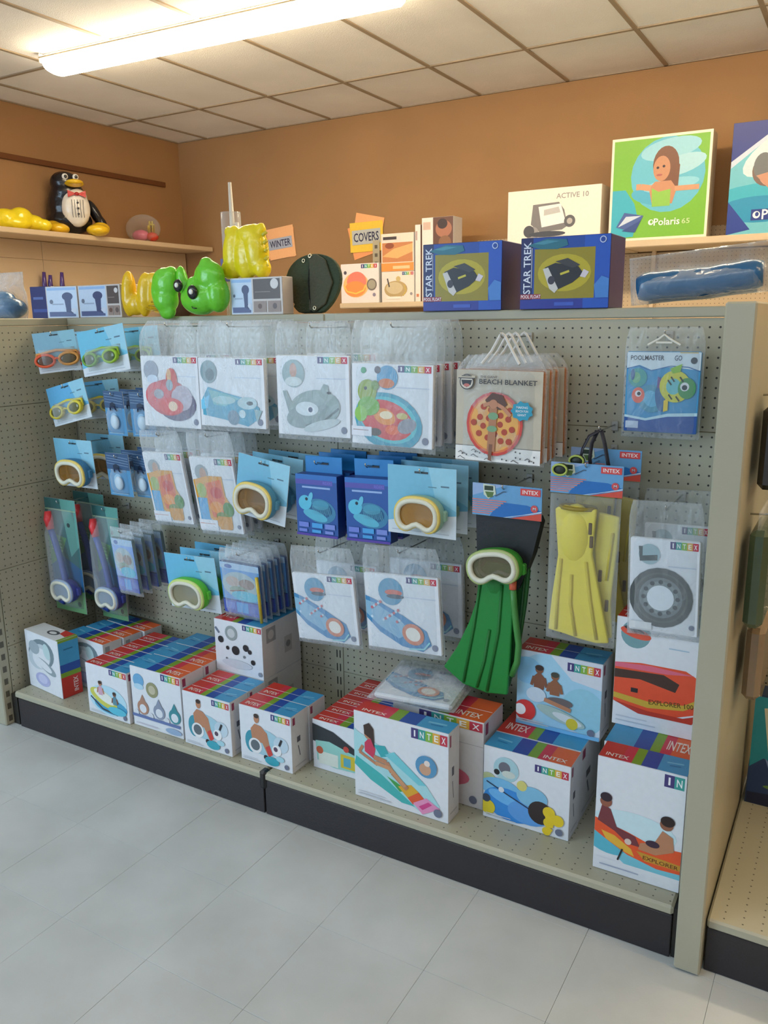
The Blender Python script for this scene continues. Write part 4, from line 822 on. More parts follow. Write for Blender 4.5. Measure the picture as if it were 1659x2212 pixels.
def blade(parent, poly, y0, y1, c, ribs=(), rc=None, name='fin_blade'):
    b = MB(); b.prism(poly, y0, y1, c)
    o = b.build(name, M_RUBBER, parent); m = o.modifiers.new('edge', 'BEVEL'); m.width = .004; m.segments = 2
    for q in ribs: MB().tube([(x, y0 - .001, z) for x, z in q], .0048, rc or c, 6).build('fin_rib', M_RUBBER, parent, True)
    return o
def fin_set(label, ox, oz, d, hx0, hx1, hz0, hz1, what, name='snorkel_fin_set'):
    r = thing(name, label, 'snorkel set', (ox, -d, oz), group='mask, snorkel and fin sets')
    w, h = hx1 - hx0, hz1 - hz0
    MB().cbox(hx0 - ox, -.002, hz0 - oz, hx1 - ox, .002, hz1 - oz, (120, 160, 200), .0008).build('header_card', M_CARD, r)
    header_art(w/h).build('header_print', r, (hx0 - ox, -.002, hz0 - oz), (w, 0, 0), (0, 0, h), (0, -1, 0))
    hook(ox, oz, d, what)
    return r, (lambda pts: [(x - ox, z - oz) for x, z in pts])
GREEN, DGREEN, YEL2, MUD = (22, 132, 50), (24, 92, 34), (232, 212, 64), (160, 136, 34)
# green set
r, L = fin_set('green fins with green swim mask and snorkel hanging under a blue header card', .690, 1.072, .20, .598, .799, .994, 1.084, 'the green fin set')
MB().prism(L([(.603, .990), (.612, 1.0), (.785, 1.0), (.792, .985), (.772, .893), (.735, .79), (.70, .76), (.640, .77), (.608, .86)]), .012, .05, (30, 32, 34)).build('foot_pocket', M_RUBBER, r)
blade(r, L([(.640, .86), (.619, .821), (.611, .737), (.589, .669), (.550, .583), (.509, .516), (.573, .474), (.647, .462), (.712, .470), (.718, .588), (.724, .755), (.722, .86)]), .0, .014, GREEN, [L([(.625, .80), (.606, .66), (.575, .482)]), L([(.690, .80), (.682, .66), (.650, .470)]), L([(.655, .66), (.640, .56), (.618, .475)])], (28, 116, 46))
blade(r, L([(.700, .95), (.745, .90), (.760, .84), (.752, .74), (.734, .60), (.706, .48), (.660, .49), (.690, .75)]), .026, .040, DGREEN, [L([(.748, .84), (.738, .70), (.716, .52)])], (20, 74, 30))
MB().ell((.665 - .690, .022, .800 - 1.072), (.048, .026, .060), (24, 126, 48)).build('foot_pocket', M_RUBBER, r, True)
swim_mask(r, .676 - .690, .856 - 1.072, .004, .070, .046, (176, 190, 120), (60, 150, 50), (120, 110, 80), .046, 10)
MB().tube([(q[0], -.012, q[1]) for q in L([(.7265, .822), (.7265, .796)])], .0105, (224, 106, 74), 10).build('snorkel_band', M_PLASTIC, r, True)
MB().tube([(q[0], -.010 + k*.004, q[1]) for k, q in enumerate(L([(.7265, .797), (.729, .75), (.735, .690), (.743, .63), (.738, .575), (.722, .530)]))], .0095, (70, 140, 66), 10).build('snorkel_tube', M_PLASTIC, r, True)
# yellow set in front and one behind
def yellow(label, d, dx, dz, what, c=YEL2):
    r, L = fin_set(label, .915 + dx, 1.150 + dz, d, .821 + dx, 1.010 + dx, 1.078 + dz, 1.159 + dz, what)
    L2 = lambda pts: L([(x + dx, z + dz) for x, z in pts])
    blade(r, L2([(.836, 1.035), (.860, 1.046), (.900, 1.040), (.946, 1.042), (.942, .983), (.939, .921), (.962, .823), (.994, .684), (.960, .678), (.917, .682), (.870, .690), (.828, .695), (.835, .79), (.848, .909)]), -.004, .010, c, [L2([(.858, .90), (.852, .80), (.850, .70)]), L2([(.925, .90), (.940, .80), (.962, .69)]), L2([(.888, .86), (.888, .78), (.905, .69)])], (214, 192, 50))
    b = MB(); b.ell(*[(L2([(.890, .965)])[0][0], .014, L2([(.890, .965)])[0][1]), (.050, .030, .085)], c); b.build('foot_pocket', M_RUBBER, r, True)
    q = L2([(.893, 1.040)])[0]; MB().tube([(q[0] + .046*math.cos(t), .012 + .024*math.sin(t), q[1]) for t in [2*math.pi*i/20 for i in range(20)]], .006, (150, 128, 40), 6, closed=True).build('pocket_rim', M_RUBBER, r, True)
    blade(r, L2([(.945, 1.03), (1.000, 1.022), (.998, .944), (.988, .789), (.996, .690), (.966, .688), (.950, .80), (.940, .93)]), .020, .034, c, [L2([(.985, .98), (.975, .85)])], (214, 192, 50))
    for pt in ((.932, .99), (.936, .955), (.957, .86), (.978, .78)):
        q = L2([pt])[0]; MB().cbox(q[0] - .004, -.0065 if pt[0] < .94 else .016, q[1] - .016, q[0] + .005, .0 if pt[0] < .94 else .022, q[1] + .016, (96, 70, 24), .0015).build('strap_slot', M_RUBBER, r)
    o = bag_mesh(.186, -.075, -.478, .05, .030, 55, 10, 18, .003).build('clear_bag', M_FILM, r, True)
    return r
yellow('yellow fins in a clear bag under a blue header card, in front on its hook', .20, 0, 0, 'the front yellow fin set')
yellow('yellow fins set behind the front yellow fins, its header card higher to the right', .085, .016, .024, 'the rear yellow fin set', (206, 180, 44))
# black goggle straps and clear goggles looped over a hook
r = thing('strap_goggles', 'pair of dark goggles with black straps looped over a hook above the yellow fins', 'swim goggles', (.930, -.135, 1.234))
for k, pts in enumerate(([(0, 0, .006), (-.030, -.004, -.012), (-.044, -.010, -.045), (-.048, -.014, -.075)], [(0, 0, .006), (.012, -.004, -.030), (.022, -.008, -.070), (.026, -.010, -.086)], [(-.010, .004, .002), (-.022, -.004, -.030), (-.024, -.010, -.070), (-.020, -.012, -.090)])):
    MB().tube(pts, .0055, (44, 42, 50), 8, rz=.4).build('head_strap', M_RUBBER, r, True)
for x, z, y in ((-.050, -.074, -.03), (-.076, -.090, -.085)):
    b = MB(); b.ell((x, y, z), (.020, .014, .016), (36, 44, 34)); b.build('goggle_cup', M_RUBBER, r, True)
    MB().tube([(x + .019*math.cos(q), y - .012, z + .014*math.sin(q)) for q in [2*math.pi*i/14 for i in range(14)]], .003, (176, 190, 90), 6, closed=True).build('goggle_rim', M_RUBBER, r, True)
hook(.930, 1.238, .145, 'the black strap goggles')
# ================================================================== on top of the gondola
TZ = GT + .0006
def lumps(name, parts, mat, parent, c, vox=.006, sm=6):
    """one blown-up vinyl body: rounded lobes merged into a single skin"""
    b = MB()
    for p in parts: b.ell(p[0], p[1], c, 16, 10, p[2] if len(p) > 2 else None)
    o = b.build(name, mat, parent, True)
    m = o.modifiers.new('skin', 'REMESH'); m.mode = 'VOXEL'; m.voxel_size = vox; m.use_smooth_shade = True
    s = o.modifiers.new('soften', 'SMOOTH'); s.iterations = sm; s.factor = .5
    return o
def solid(name, rgb, rough=.24, bump=.35, bscale=22, trans=0.0):
    m, nt, b = newmat(name)
    b.inputs['Base Color'].default_value = lin(rgb); b.inputs['Roughness'].default_value = rough; b.inputs['Coat Weight'].default_value = .2
    tc = nt.nodes.new('ShaderNodeTexCoord'); n2 = nt.nodes.new('ShaderNodeTexNoise'); n2.inputs['Scale'].default_value = bscale; n2.inputs['Detail'].default_value = 4
    link(nt, tc.outputs['Object'], n2.inputs['Vector'])
    bp = nt.nodes.new('ShaderNodeBump'); bp.inputs['Strength'].default_value = bump; bp.inputs['Distance'].default_value = .015
    link(nt, n2.outputs['Fac'], bp.inputs['Height']); link(nt, bp.outputs['Normal'], b.inputs['Normal'])
    return m
V_YEL = solid('yellow_vinyl', (238, 214, 30)); V_GRN = solid('green_vinyl', (110, 206, 50)); V_BLK = solid('black_vinyl', (26, 25, 30)); V_GOLD = solid('gold_vinyl', (236, 190, 30)); V_WHT = solid('white_vinyl', (232, 226, 216)); V_BLUE = solid('blue_vinyl', (40, 96, 140), bscale=30)
# light fixture cartons
def f_lamp(asp, sp=43.0):
    """white lamp picture on the left share sp, dark photo panel on the rest"""
    a = Art(asp); k = sp / 43.0; f = lambda pts: [(x*k, y) for x, y in pts]
    def rr(x0, y0, x1, y1, c): a.r(x0*k, y0, x1*k, y1, c)
    a.r(0, 0, 100, 100, (206, 198, 192)); rr(1, 2, 43, 98, (196, 214, 236)); rr(2, 88, 42, 96, (150, 186, 230)); a.e(30*k, 68, 7.5*k, 13, (66, 76, 116)); a.p(f([(25, 70), (35, 70), (34, 30), (37, 14), (27, 14), (27, 30)]), (66, 76, 116)); a.p(f([(3, 20), (26, 20), (40, 12), (40, 5), (3, 5)]), (84, 96, 140)); rr(8, 42, 24, 46, (160, 176, 200)); a.o(7*k, 52, 2.4*k, (110, 120, 140)); a.e(38*k, 24, 4*k, 7, (206, 216, 232))
    if sp < 90:
        g = lambda x: sp + 3 + (x - 46) * (97 - sp - 3) / 51.0
        a.r(g(46), 42, g(96), 96, (84, 72, 68)); a.r(g(49), 60, g(78), 62, (140, 126, 120)); a.o(g(86), 82, 13 * (100 - sp) / 100, (214, 210, 208)); a.r(g(46), 6, g(70), 36, (150, 132, 124)); a.r(g(73), 6, g(97), 36, (150, 130, 120)); a.e(g(58), 22, 4, 7, (104, 76, 66)); a.e(g(86), 22, 4, 8, (96, 80, 76))
    return a
GLC = 'lamp cartons on the gondola top'
carton('fixture_carton', 'white carton with blue lamp picture, leftmost on the gondola top, turned slightly', -1.368, .006, TZ, .158, .12, .124, f_lamp(1.27, 98), None, None, yaw=9, group=GLC, body=(150, 140, 138), cat='carton')
carton('fixture_carton', 'white carton with blue lamp picture and dark panel left of the yellow float', -1.178, .006, TZ, .232, .13, .122, f_lamp(1.9, 67), None, None, group=GLC, body=(190, 182, 178), cat='carton')
carton('fixture_carton', 'white carton with blue lamp picture under the tall yellow float', -0.410, .006, TZ, .222, .06, .122, f_lamp(1.84, 42), None, None, group=GLC, body=(190, 182, 178), cat='carton')
t = thing('vinyl_float', 'tall folded yellow vinyl float standing on the lamp carton', 'pool float', (-.366, .042, TZ + .1225))
lumps('float_body', [((-.05, 0, .085), (.042, .035, .092), (0, .10, 0)), ((.00, .005, .075), (.05, .04, .085)), ((.045, .005, .090), (.045, .04, .088), (0, -.08, 0)), ((.02, 0, .135), (.06, .03, .040)), ((-.075, 0, .03), (.03, .03, .032)), ((.07, 0, .03), (.032, .03, .034)), ((-.068, 0, .155), (.016, .016, .020)), ((.062, .005, .140), (.022, .02, .04), (0, .3, 0))], V_YEL, t, YEL, .006, 3)
for k in range(5): MB().tube([(.088 + .006*math.sin(k), -.012, .03 + k*.026), (.098, -.004, .042 + k*.026)], .006, (206, 190, 50), 6).build('pleat', M_VINYL, t, True)
t = thing('vinyl_float', 'yellow two lobed vinyl float between the lamp carton and the green floats', 'pool float', (-.845, .035, TZ + .010))
lumps('float_body', [((-.075, -.01, .075), (.030, .028, .085), (0, .06, 0)), ((-.050, 0, .035), (.045, .035, .040)), ((.005, -.005, .070), (.034, .03, .082), (0, .12, 0)), ((.055, .01, .070), (.055, .035, .070)), ((.045, .005, .120), (.035, .025, .030)), ((.075, .01, .035), (.03, .03, .038))], V_GOLD, t, YEL, .006, 3)
for k in range(3): MB().tube([(.03 + k*.014, -.030, .018 + k*.012), (.06 + k*.010, -.030, .012 + k*.016), (.10, -.018, .018 + k*.014)], .0035, (190, 150, 20), 6).build('pleat', M_VINYL, t, True)
t = thing('vinyl_float', 'bright green folded vinyl float left of the green frog float', 'pool float', (-.684, -.020, TZ))
lumps('float_body', [((0, 0, .10), (.058, .04, .058)), ((-.005, .0, .045), (.052, .04, .048)), ((.005, -.006, .006), (.038, .02, .030)), ((-.03, 0, .075), (.030, .035, .06)), ((.03, 0, .125), (.03, .03, .036))], V_GRN, t, (110, 206, 50), .006, 3).location = (0, 0, .012)
t = thing('frog_float', 'bright green frog float with two black and white eyes on the gondola top', 'pool float', (-.520, -.018, TZ + .004))
lumps('float_body', [((-.005, 0, .055), (.085, .05, .058)), ((-.085, 0, .115), (.022, .02, .055), (0, -.15, 0)), ((.040, .0, .125), (.062, .04, .055)), ((.070, .005, .066), (.044, .04, .062)), ((-.030, 0, .100), (.03, .03, .03)), ((.03, 0, .17), (.026, .022, .022))], V_GRN, t, (110, 206, 50), .006, 3)
for x, z, s in ((-.066, .098, .020), (.004, .074, .022)):
    e = MB(); e.ell((x, -.044 if x < -.03 else -.050, z), (s, .012, s*1.1), (28, 30, 30)); e.build('eye', M_VINYL, t, True)
    e = MB(); e.ell((x + .004, -.056 if x < -.03 else -.062, z + .001), (s*.42, .005, s*.42), (236, 236, 230)); e.build('eye_dot', M_VINYL, t, True)
MB().tube([(-.006, -.046, .026), (.004, -.050, .020), (.016, -.046, .020)], .0022, (30, 60, 24), 6).build('mouth', M_VINYL, t, True)
# pool float cartons with yellow window
def f_space(asp):
    a = Art(asp); a.r(0, 0, 100, 100, (30, 72, 160)); a.r(0, 0, 14, 100, (28, 34, 92)); a.r(0, 0, 100, 13, (40, 52, 150)); a.r(72, 0, 100, 100, (34, 84, 186)); a.r(16, 14, 84, 84, (150, 136, 24)); a.e(50, 50, 30, 26, (186, 170, 32))
    a.t('STAR TREK', 7.5, 58, 56, 11, (220, 226, 240), 90); a.l([(12.8, 30), (12.8, 86)], .6, (220, 226, 240)); a.r(0, 14, 24, 21, (150, 40, 60)); a.t('POOL FLOAT', 12.5, 17.5, 23, 5, (240, 236, 240)); a.r(40, 4, 62, 9, (60, 90, 190))
    a.p([(8, 90), (30, 98), (52, 96), (54, 88), (42, 83), (22, 84)], (40, 110, 130)); a.p([(14, 92), (30, 96), (44, 94), (26, 90)], (70, 140, 160))
    a.p([(28, 58), (40, 64), (66, 58), (72, 48), (60, 36), (42, 26), (36, 38)], (38, 36, 40)); a.p([(40, 66), (54, 70), (68, 60), (60, 56)], (60, 58, 60)); a.p([(26, 56), (32, 58), (44, 28), (40, 22), (34, 28)], (206, 204, 200)); a.p([(72, 54), (78, 50), (74, 42), (68, 44)], (214, 206, 214)); a.e(36, 40, 4, 6, (60, 56, 66)); a.l([(46, 48), (56, 52)], 2.4, (200, 190, 60))
    a.o(92, 93, 3.6, (190, 206, 236)); a.o(92, 93, 2.6, (30, 70, 160)); a.p([(86, 14), (100, 14), (100, 40), (92, 44), (84, 32)], (70, 130, 206)); return a
sx = carton('pool_float_carton', 'blue carton with yellow window showing a black float, left one of two', .345, -.012, TZ, .248, .155, .190, f_space(1.31), None, None, yaw=1, group='blue float cartons on the gondola top', body=(26, 36, 96), cat='carton', tsplit=False)
dup(sx, (.650, -.012, TZ), 'blue carton with yellow window showing a black float, right one of two', 'blue float cartons on the gondola top', (0, 0, R(1)))
# rolled blue cover in a clear bag
t = thing('rolled_cover', 'blue rolled cover in a shiny clear bag on the right end of the gondola top', 'pool cover', (1.122, .020, TZ + .017), (0, R(-5), R(2)))
b = MB(); n = 18; pts = []
for i in range(n):
    u = i/(n-1); pts.append((-.150 + .300*u, 0, .044 + .002*math.sin(u*9)))
b.tube(pts, [.030] + [.036 + .0012*math.sin(i*1.9) for i in range(n-2)] + [.031], (40, 96, 140), 16); b.build('cover_roll', M_VINYL, t, True)
b = MB(); b.tube([(x, .045, z - .012) for x, y, z in pts[1:-1]], .030, (34, 84, 126), 14); b.build('cover_roll', M_VINYL, t, True)
o = bag_mesh(.345, .072, -.050, .06, .062, 91, 20, 14, .010).build('clear_bag', M_WRAP, t, True); o.location = (0, .012, .052)
# dark cover disc leaning at the middle
t = thing('cover_sample', 'round black green winter cover with a fold and brass grommets standing on the gondola top', 'pool cover', (-.140, .112, TZ), (R(-8), 0, 0))
pts = []
for i in range(40):
    q = 2*math.pi*i/40; rr = .106 + (.004*math.sin(3*q))
    x, z = rr*1.06*math.cos(q) - .004, rr*.98*math.sin(q) + .098
    pts.append((x, max(z, .002)))
b = MB(); b.prism(pts, -.012, .006, (58, 70, 50)); o = b.build('cover_panel', M_CLOTH, t); m = o.modifiers.new('edge', 'BEVEL'); m.width = .004; m.segments = 2
b = MB(); b.prism([(-.005, .008), (.02, .004), (.06, .03), (.085, .10), (.05, .175), (.012, .196), (-.016, .190)], -.022, -.013, (76, 78, 62)); o = b.build('cover_fold', M_CLOTH, t); m = o.modifiers.new('edge', 'BEVEL'); m.width = .006; m.segments = 3
MB().tube([(-.012, -.014, .192), (-.010, -.018, .10), (.004, -.016, .006)], .006, (22, 26, 22), 6).build('fold_seam', M_CLOTH, t, True)
for x, z in ((-.042, .176), (-.010, .188), (-.098, .075), (-.078, .030), (.020, .016)):
    MB().tube([(x + .0055*math.cos(q), -.0235 if x > -.02 else -.0135, z + .0055*math.sin(q)) for q in [2*math.pi*i/12 for i in range(12)]], .0022, (214, 206, 180), 6, closed=True).build('grommet', M_CHROME, t, True)
# neon card standing behind the lamp carton, clear poles, far left packs
t = thing('neon_card', 'plain orange neon card standing beside the dark round cover', 'sign', (-.262, .074, TZ), (R(-1), 0, 0))
MB().cbox(-.045, 0, 0, .045, .0016, .115, (246, 150, 96), .0006).build('card', M_PAPER, t)
t = thing('clear_pole_pack', 'clear tube of white telescopic poles standing behind the tall yellow float', 'pole pack', (-.520, .165, TZ), (0, R(-1), 0))
for k, (dx, h, r_) in enumerate(((-.020, .31, .011), (.002, .462, .010), (.020, .325, .012))):
    MB().tube([(dx, .004*k, 0), (dx, .004*k, h*.62), (dx, .004*k, h)], [r_, r_, r_*.6], (222, 212, 196), 10).build('pole', M_PLASTIC, t, True)
MB().tube([(0, 0, .0), (0, 0, .36)], .036, (230, 230, 230), 14).build('clear_sleeve', M_FILM, t, True)
MB().cbox(-.03, -.037, .12, .03, -.035, .2, (90, 80, 150), .0005).build('sleeve_label', M_CARD, t)
t = thing('bagged_blue_liner', 'blue folded liner in a clear bag at the far left of the picture', 'pool liner', (-1.70, .04, TZ))
lumps('folded_liner', [((-.05, 0, .05), (.12, .07, .05)), ((.05, 0, .045), (.08, .07, .045)), ((-.02, .01, .09), (.08, .05, .03))], V_BLUE, t, (40, 96, 140), .008, 2)
o = bag_mesh(.32, .19, -.002, .07, .075, 44, 14, 12, .008).build('clear_bag', M_WRAP, t, True)
carton('navy_carton', 'dark navy carton standing left of the leftmost lamp carton', -1.500, .035, TZ, .115, .11, .128, Art(.9).r(0, 0, 100, 100, (34, 44, 104)).r(8, 20, 92, 30, (60, 80, 150)).r(12, 60, 60, 68, (90, 110, 170)), None, None, yaw=6, body=(30, 36, 88), cat='carton', tsplit=False)
# ================================================================== goods on the wall shelving
def sign(label, x, z, w, cards, word, tw, th, rot, stripc=(176, 182, 200)):
    t = thing('wall_sign', label, 'sign', (x, YB - .004, z))
    for k, (dx, dz, cw, ch, rr, c) in enumerate(cards):
        o = MB().cbox(-cw/2, -.0012, -ch/2, cw/2, .0012, ch/2, c, .0005).build('neon_card', M_PAPER, t); o.location = (dx, -.003*k, dz); o.rotation_euler = (0, R(-rr), 0)
    k = len(cards)
    o = MB().cbox(-tw/2, -.0008, -th/2, tw/2, .0008, th/2, stripc, .0004).build('word_strip', M_PAPER, t); o.location = (0, -.003*k, 0); o.rotation_euler = (0, R(-rot), 0)
    a = Art(tw/th); a.t(word, 50, 50, 88, 62, (44, 42, 76)); p = a.build('lettering', o, (-tw/2, -.0008, -th/2), (tw, 0, 0), (0, 0, th), (0, -1, 0), M_PAPER)
    return t
sign('orange neon sign reading WINTER on the rear wall', -2.675, 2.138, .3, [(0, 0, .27, .225, 2, (255, 178, 120)), (.01, .004, .26, .24, 6, (255, 190, 134))], 'WINTER', .235, .085, 5)
sign('yellow neon sign reading COVERS on the rear wall', -1.865, 2.140, .3, [(-.01, -.015, .27, .24, 14, (255, 170, 110)), (.01, .03, .25, .25, -12, (255, 182, 120)), (0, .0, .29, .215, 1, (252, 208, 70))], 'COVERS', .25, .105, 2, (196, 196, 190))
t = thing('price_strip', 'narrow grey strip with price marks hanging under the covers sign', 'price strip', (-1.775, YB - .02, 2.03))
MB().cbox(-.03, -.001, -.13, .03, .001, .08, (190, 178, 150), .0005).build('strip', M_PAPER, t)
for k in range(3): MB().cbox(-.012, -.0022, .02 - k*.06, .012, -.0012, .045 - k*.06, (110, 100, 84), .0003).build('price_mark', M_PAPER, t)
LZ = 1.6485
def f_ora(asp):
    a = Art(asp); a.r(0, 0, 100, 100, (240, 226, 220)); logo(a, 54, 88, 96, 98); a.e(40, 46, 34, 32, (250, 190, 120)); a.e(42, 54, 26, 26, (250, 130, 110)); a.e(38, 36, 28, 20, (250, 150, 80)); a.ring = None; a.l([(8, 46), (16, 30), (40, 24), (60, 32), (66, 46)], 3, (250, 200, 90)); a.o(82, 46, 13, (120, 110, 100)); a.o(82, 46, 10, (170, 160, 140)); a.o(88, 20, 4, (140, 130, 150)); a.o(12, 78, 4, (90, 80, 90)); return a
def f_tan(asp):
    a = Art(asp); a.r(0, 0, 100, 100, (238, 224, 210)); logo(a, 64, 88, 98, 98); a.e(44, 42, 36, 28, (190, 160, 110)); a.e(40, 46, 26, 20, (210, 190, 150)); a.l([(18, 78), (24, 50)], 4, (80, 70, 70)); a.o(52, 76, 7, (206, 180, 120)); a.l([(70, 56), (76, 36), (66, 20)], 4, (200, 170, 90)); a.o(92, 26, 4, (160, 150, 150)); a.r(16, 10, 60, 18, (240, 232, 220)); return a
def f_rust(asp):
    a = Art(asp); a.r(0, 0, 100, 100, (240, 220, 200)); a.r(3, 24, 97, 76, (206, 132, 80)); a.p([(3, 40), (40, 60), (97, 72), (97, 50), (50, 34)], (232, 176, 110)); a.e(26, 68, 14, 8, (150, 80, 50)); a.r(3, 78, 60, 92, (230, 214, 200)); a.r(6, 84, 48, 92, (70, 60, 60)); a.r(0, 0, 100, 22, (240, 150, 70)); a.r(36, 6, 88, 14, (250, 200, 150)); return a
GL = 'boxed floats on the lower rear shelf'
carton('toy_box', 'white carton showing an orange float on the lower rear shelf', -1.855, 2.925, LZ, .318, .12, .272, f_ora(1.17), None, None, group=GL, cat='toy box')
carton('toy_box', 'white carton showing a tan ring float right of the orange float carton', -1.514, 2.925, LZ, .258, .14, .206, f_tan(1.25), None, None, group=GL, cat='toy box')
carton('toy_box', 'rust and orange carton stacked on the tan ring float carton', -1.518, 2.930, LZ + .2075, .258, .13, .252, f_rust(1.02), None, None, group=GL, cat='toy box')
a = Art(.24); a.r(0, 0, 100, 100, (240, 226, 214)); a.r(10, 80, 40, 92, (180, 150, 140)); a.r(20, 6, 70, 10, (206, 130, 90))
b_ = Art(.5); b_.r(0, 0, 100, 100, (120, 70, 46)); b_.e(46, 60, 34, 26, (176, 120, 90)); b_.e(40, 78, 20, 12, (80, 46, 34)); b_.e(70, 36, 26, 14, (150, 100, 60))
carton('tall_carton', 'tall cream carton with brown photo side, left of two standing together', -1.252, 2.935, LZ, .042, .14, .505, a, None, b_, group=GL, cat='carton', tsplit=False)
a2 = Art(.3); a2.r(0, 0, 100, 100, (240, 226, 214)); a2.r(10, 86, 60, 94, (206, 160, 140)); a2.r(20, 66, 50, 70, (190, 150, 130))
b2 = Art(.8); b2.r(0, 0, 100, 100, (110, 70, 50)); b2.e(40, 70, 30, 20, (190, 130, 100)); b2.e(34, 84, 18, 10, (60, 40, 34)); b2.r(0, 30, 100, 40, (90, 60, 40))
carton('tall_carton', 'tall cream carton with brown photo panel, right of two standing together', -1.205, 2.945, LZ, .235, .14, .545, Art(.43).r(0, 0, 36, 100, (240, 228, 216)).r(4, 86, 28, 95, (214, 180, 160)).r(36, 0, 100, 100, (104, 66, 46)).e(70, 86, 26, 10, (170, 110, 80)).e(66, 92, 16, 6, (60, 40, 34)).e(74, 70, 20, 8, (140, 96, 60)), None, None, group=GL, cat='carton', tsplit=False)
UZ = 1.9625
def f_robot(asp):
    a = Art(asp); a.r(0, 0, 100, 100, (238, 230, 214)); a.t('ACTIVE 10', 70, 86, 34, 9, (150, 140, 130)); a.e(46, 12, 30, 7, (206, 196, 180)); a.p([(28, 74), (56, 76), (62, 62), (66, 34), (60, 28), (36, 26), (26, 40)], (120, 112, 108)); a.p([(34, 70), (58, 73), (64, 40), (38, 34)], (246, 240, 230)); a.p([(40, 64), (56, 68), (58, 58), (40, 54)], (190, 184, 178)); a.o(28, 24, 7, (150, 142, 136)); a.o(24, 28, 6, (70, 64, 64)); a.o(68, 42, 6, (90, 84, 80)); a.o(68, 42, 3, (180, 170, 160)); a.e(44, 22, 20, 5, (60, 56, 58)); return a
carton('equipment_carton', 'white carton showing a pool cleaning robot on the upper rear shelf', -.585, 2.945, UZ, .60, .20, .345, f_robot(1.74), None, None, group='equipment cartons', cat='carton', body=(232, 222, 206))
def f_girl(asp):
    a = Art(asp); a.r(0, 0, 100, 100, (236, 228, 206)); a.r(2.5, 2.5, 97.5, 97.5, (120, 180, 40)); a.p([(2.5, 50), (16, 50), (26, 36), (30, 22), (26, 4), (2.5, 2.5)], (60, 170, 190)); a.o(58, 62, 37, (100, 184, 206)); a.e(60, 86, 30, 10, (150, 206, 220), 8); a.e(70, 70, 26, 9, (170, 214, 224), 14); a.e(44, 42, 22, 8, (80, 170, 200), -10); a.e(62, 52, 28, 6, (140, 204, 220), 6)
    a.e(56, 72, 13, 17, (120, 72, 40)); a.p([(60, 84), (70, 70), (69, 46), (60, 44)], (120, 72, 40)); a.e(52, 68, 8.5, 12, (196, 136, 96)); a.p([(40, 50), (46, 56), (62, 56), (68, 48), (64, 34), (44, 34)], (196, 136, 96)); a.p([(43, 50), (50, 46), (62, 48), (62, 32), (44, 32)], (140, 190, 70)); a.l([(42, 50), (32, 52), (27, 52)], 6, (206, 150, 110)); a.l([(66, 48), (78, 48), (90, 48)], 5, (206, 150, 110)); a.e(48, 69, 1.4, 1.2, (50, 30, 30)); a.e(54, 70, 1.4, 1.2, (50, 30, 30)); a.e(50, 62, 3, 1, (170, 90, 80))
    a.p([(8, 14), (16, 28), (36, 24), (28, 8)], (70, 90, 150)); a.p([(10, 14), (18, 24), (34, 24)], (200, 210, 226)); a.p([(14, 10), (28, 8), (34, 20)], (50, 70, 130)); a.o(44, 17, 2.8, (246, 246, 240)); a.e(44.5, 17.4, 1.4, 1.6, (120, 180, 40)); a.t('Polaris', 60, 17, 26, 7, (246, 246, 240)); a.t('65', 79, 16.5, 8, 5, (206, 226, 160)); return a
carton('equipment_carton', 'green framed carton with a swimming girl in a round picture', .070, 2.930, UZ + .004, .560, .17, .575, f_girl(.97), None, None, group='equipment cartons', cat='carton', body=(206, 190, 160), yaw=1.5)
def f_swim(asp):
    a = Art(asp); a.r(0, 0, 100, 100, (110, 186, 200)); a.p([(0, 100), (0, 66), (50, 100)], (36, 50, 130)); a.p([(0, 66), (0, 60), (54, 100), (50, 100)], (200, 210, 226)); a.e(50, 76, 44, 16, (206, 222, 226), 30); a.e(46, 34, 60, 12, (60, 170, 190)); a.e(30, 22, 40, 12, (40, 140, 180)); a.p([(0, 30), (22, 4), (0, 0)], (40, 60, 140)); a.e(34, 56, 14, 14, (120, 96, 84)); a.e(40, 54, 14, 13, (200, 150, 124)); a.e(30, 60, 9, 12, (110, 110, 110)); a.p([(24, 52), (36, 40), (60, 30), (80, 40), (60, 60)], (196, 140, 110)); a.r(22, 12, 100, 22, (40, 56, 130)); a.o(27, 17, 3.4, (240, 240, 240)); a.e(27.5, 17.5, 1.7, 2, (40, 56, 130)); a.t('Polaris', 48, 17, 32, 9, (240, 240, 244)); return a
carton('equipment_carton', 'blue carton with a swimmer picture cut off by the right picture edge', .735, 2.930, UZ + .004, .56, .17, .585, f_swim(.96), None, None, group='equipment cartons', cat='carton', body=(40, 50, 110), yaw=1)
# left wall shelf : penguin, yellow float, clear ball
SZ = 2.1436
t = thing('penguin_float', 'black and white blow-up penguin with red bow tie and yellow feet on the left shelf', 'pool float', (-3.545, 1.985, SZ), (0, 0, R(56)), None)
t.scale = (1.34, 1.22, 1.04)
lumps('penguin_body', [((0, .02, .19), (.105, .095, .18)), ((-.01, .0, .345), (.075, .072, .075)), ((0, .02, .10), (.12, .10, .09)), ((0, .0, .28), (.085, .08, .09))], V_BLK, t, BLK, .009, 4)
lumps('belly', [((.03, -.052, .175), (.075, .055, .125)), ((.03, -.045, .25), (.065, .045, .06))], V_WHT, t, WH, .008, 3)
for s in (-1, 1):
    e = MB(); e.ell((.015 + s*.026, -.066, .375), (.016, .010, .020), (236, 234, 226)); e.build('eye', M_VINYL, t, True)
    e = MB(); e.ell((.017 + s*.026, -.076, .374), (.008, .004, .011), BLK); e.build('pupil', M_VINYL, t, True)
    lumps('foot', [((.03 + s*.10, -.075, .035), (.06, .075, .040)), ((.03 + s*.12, -.03, .05), (.05, .06, .045))], V_GOLD, t, YEL, .008, 3)
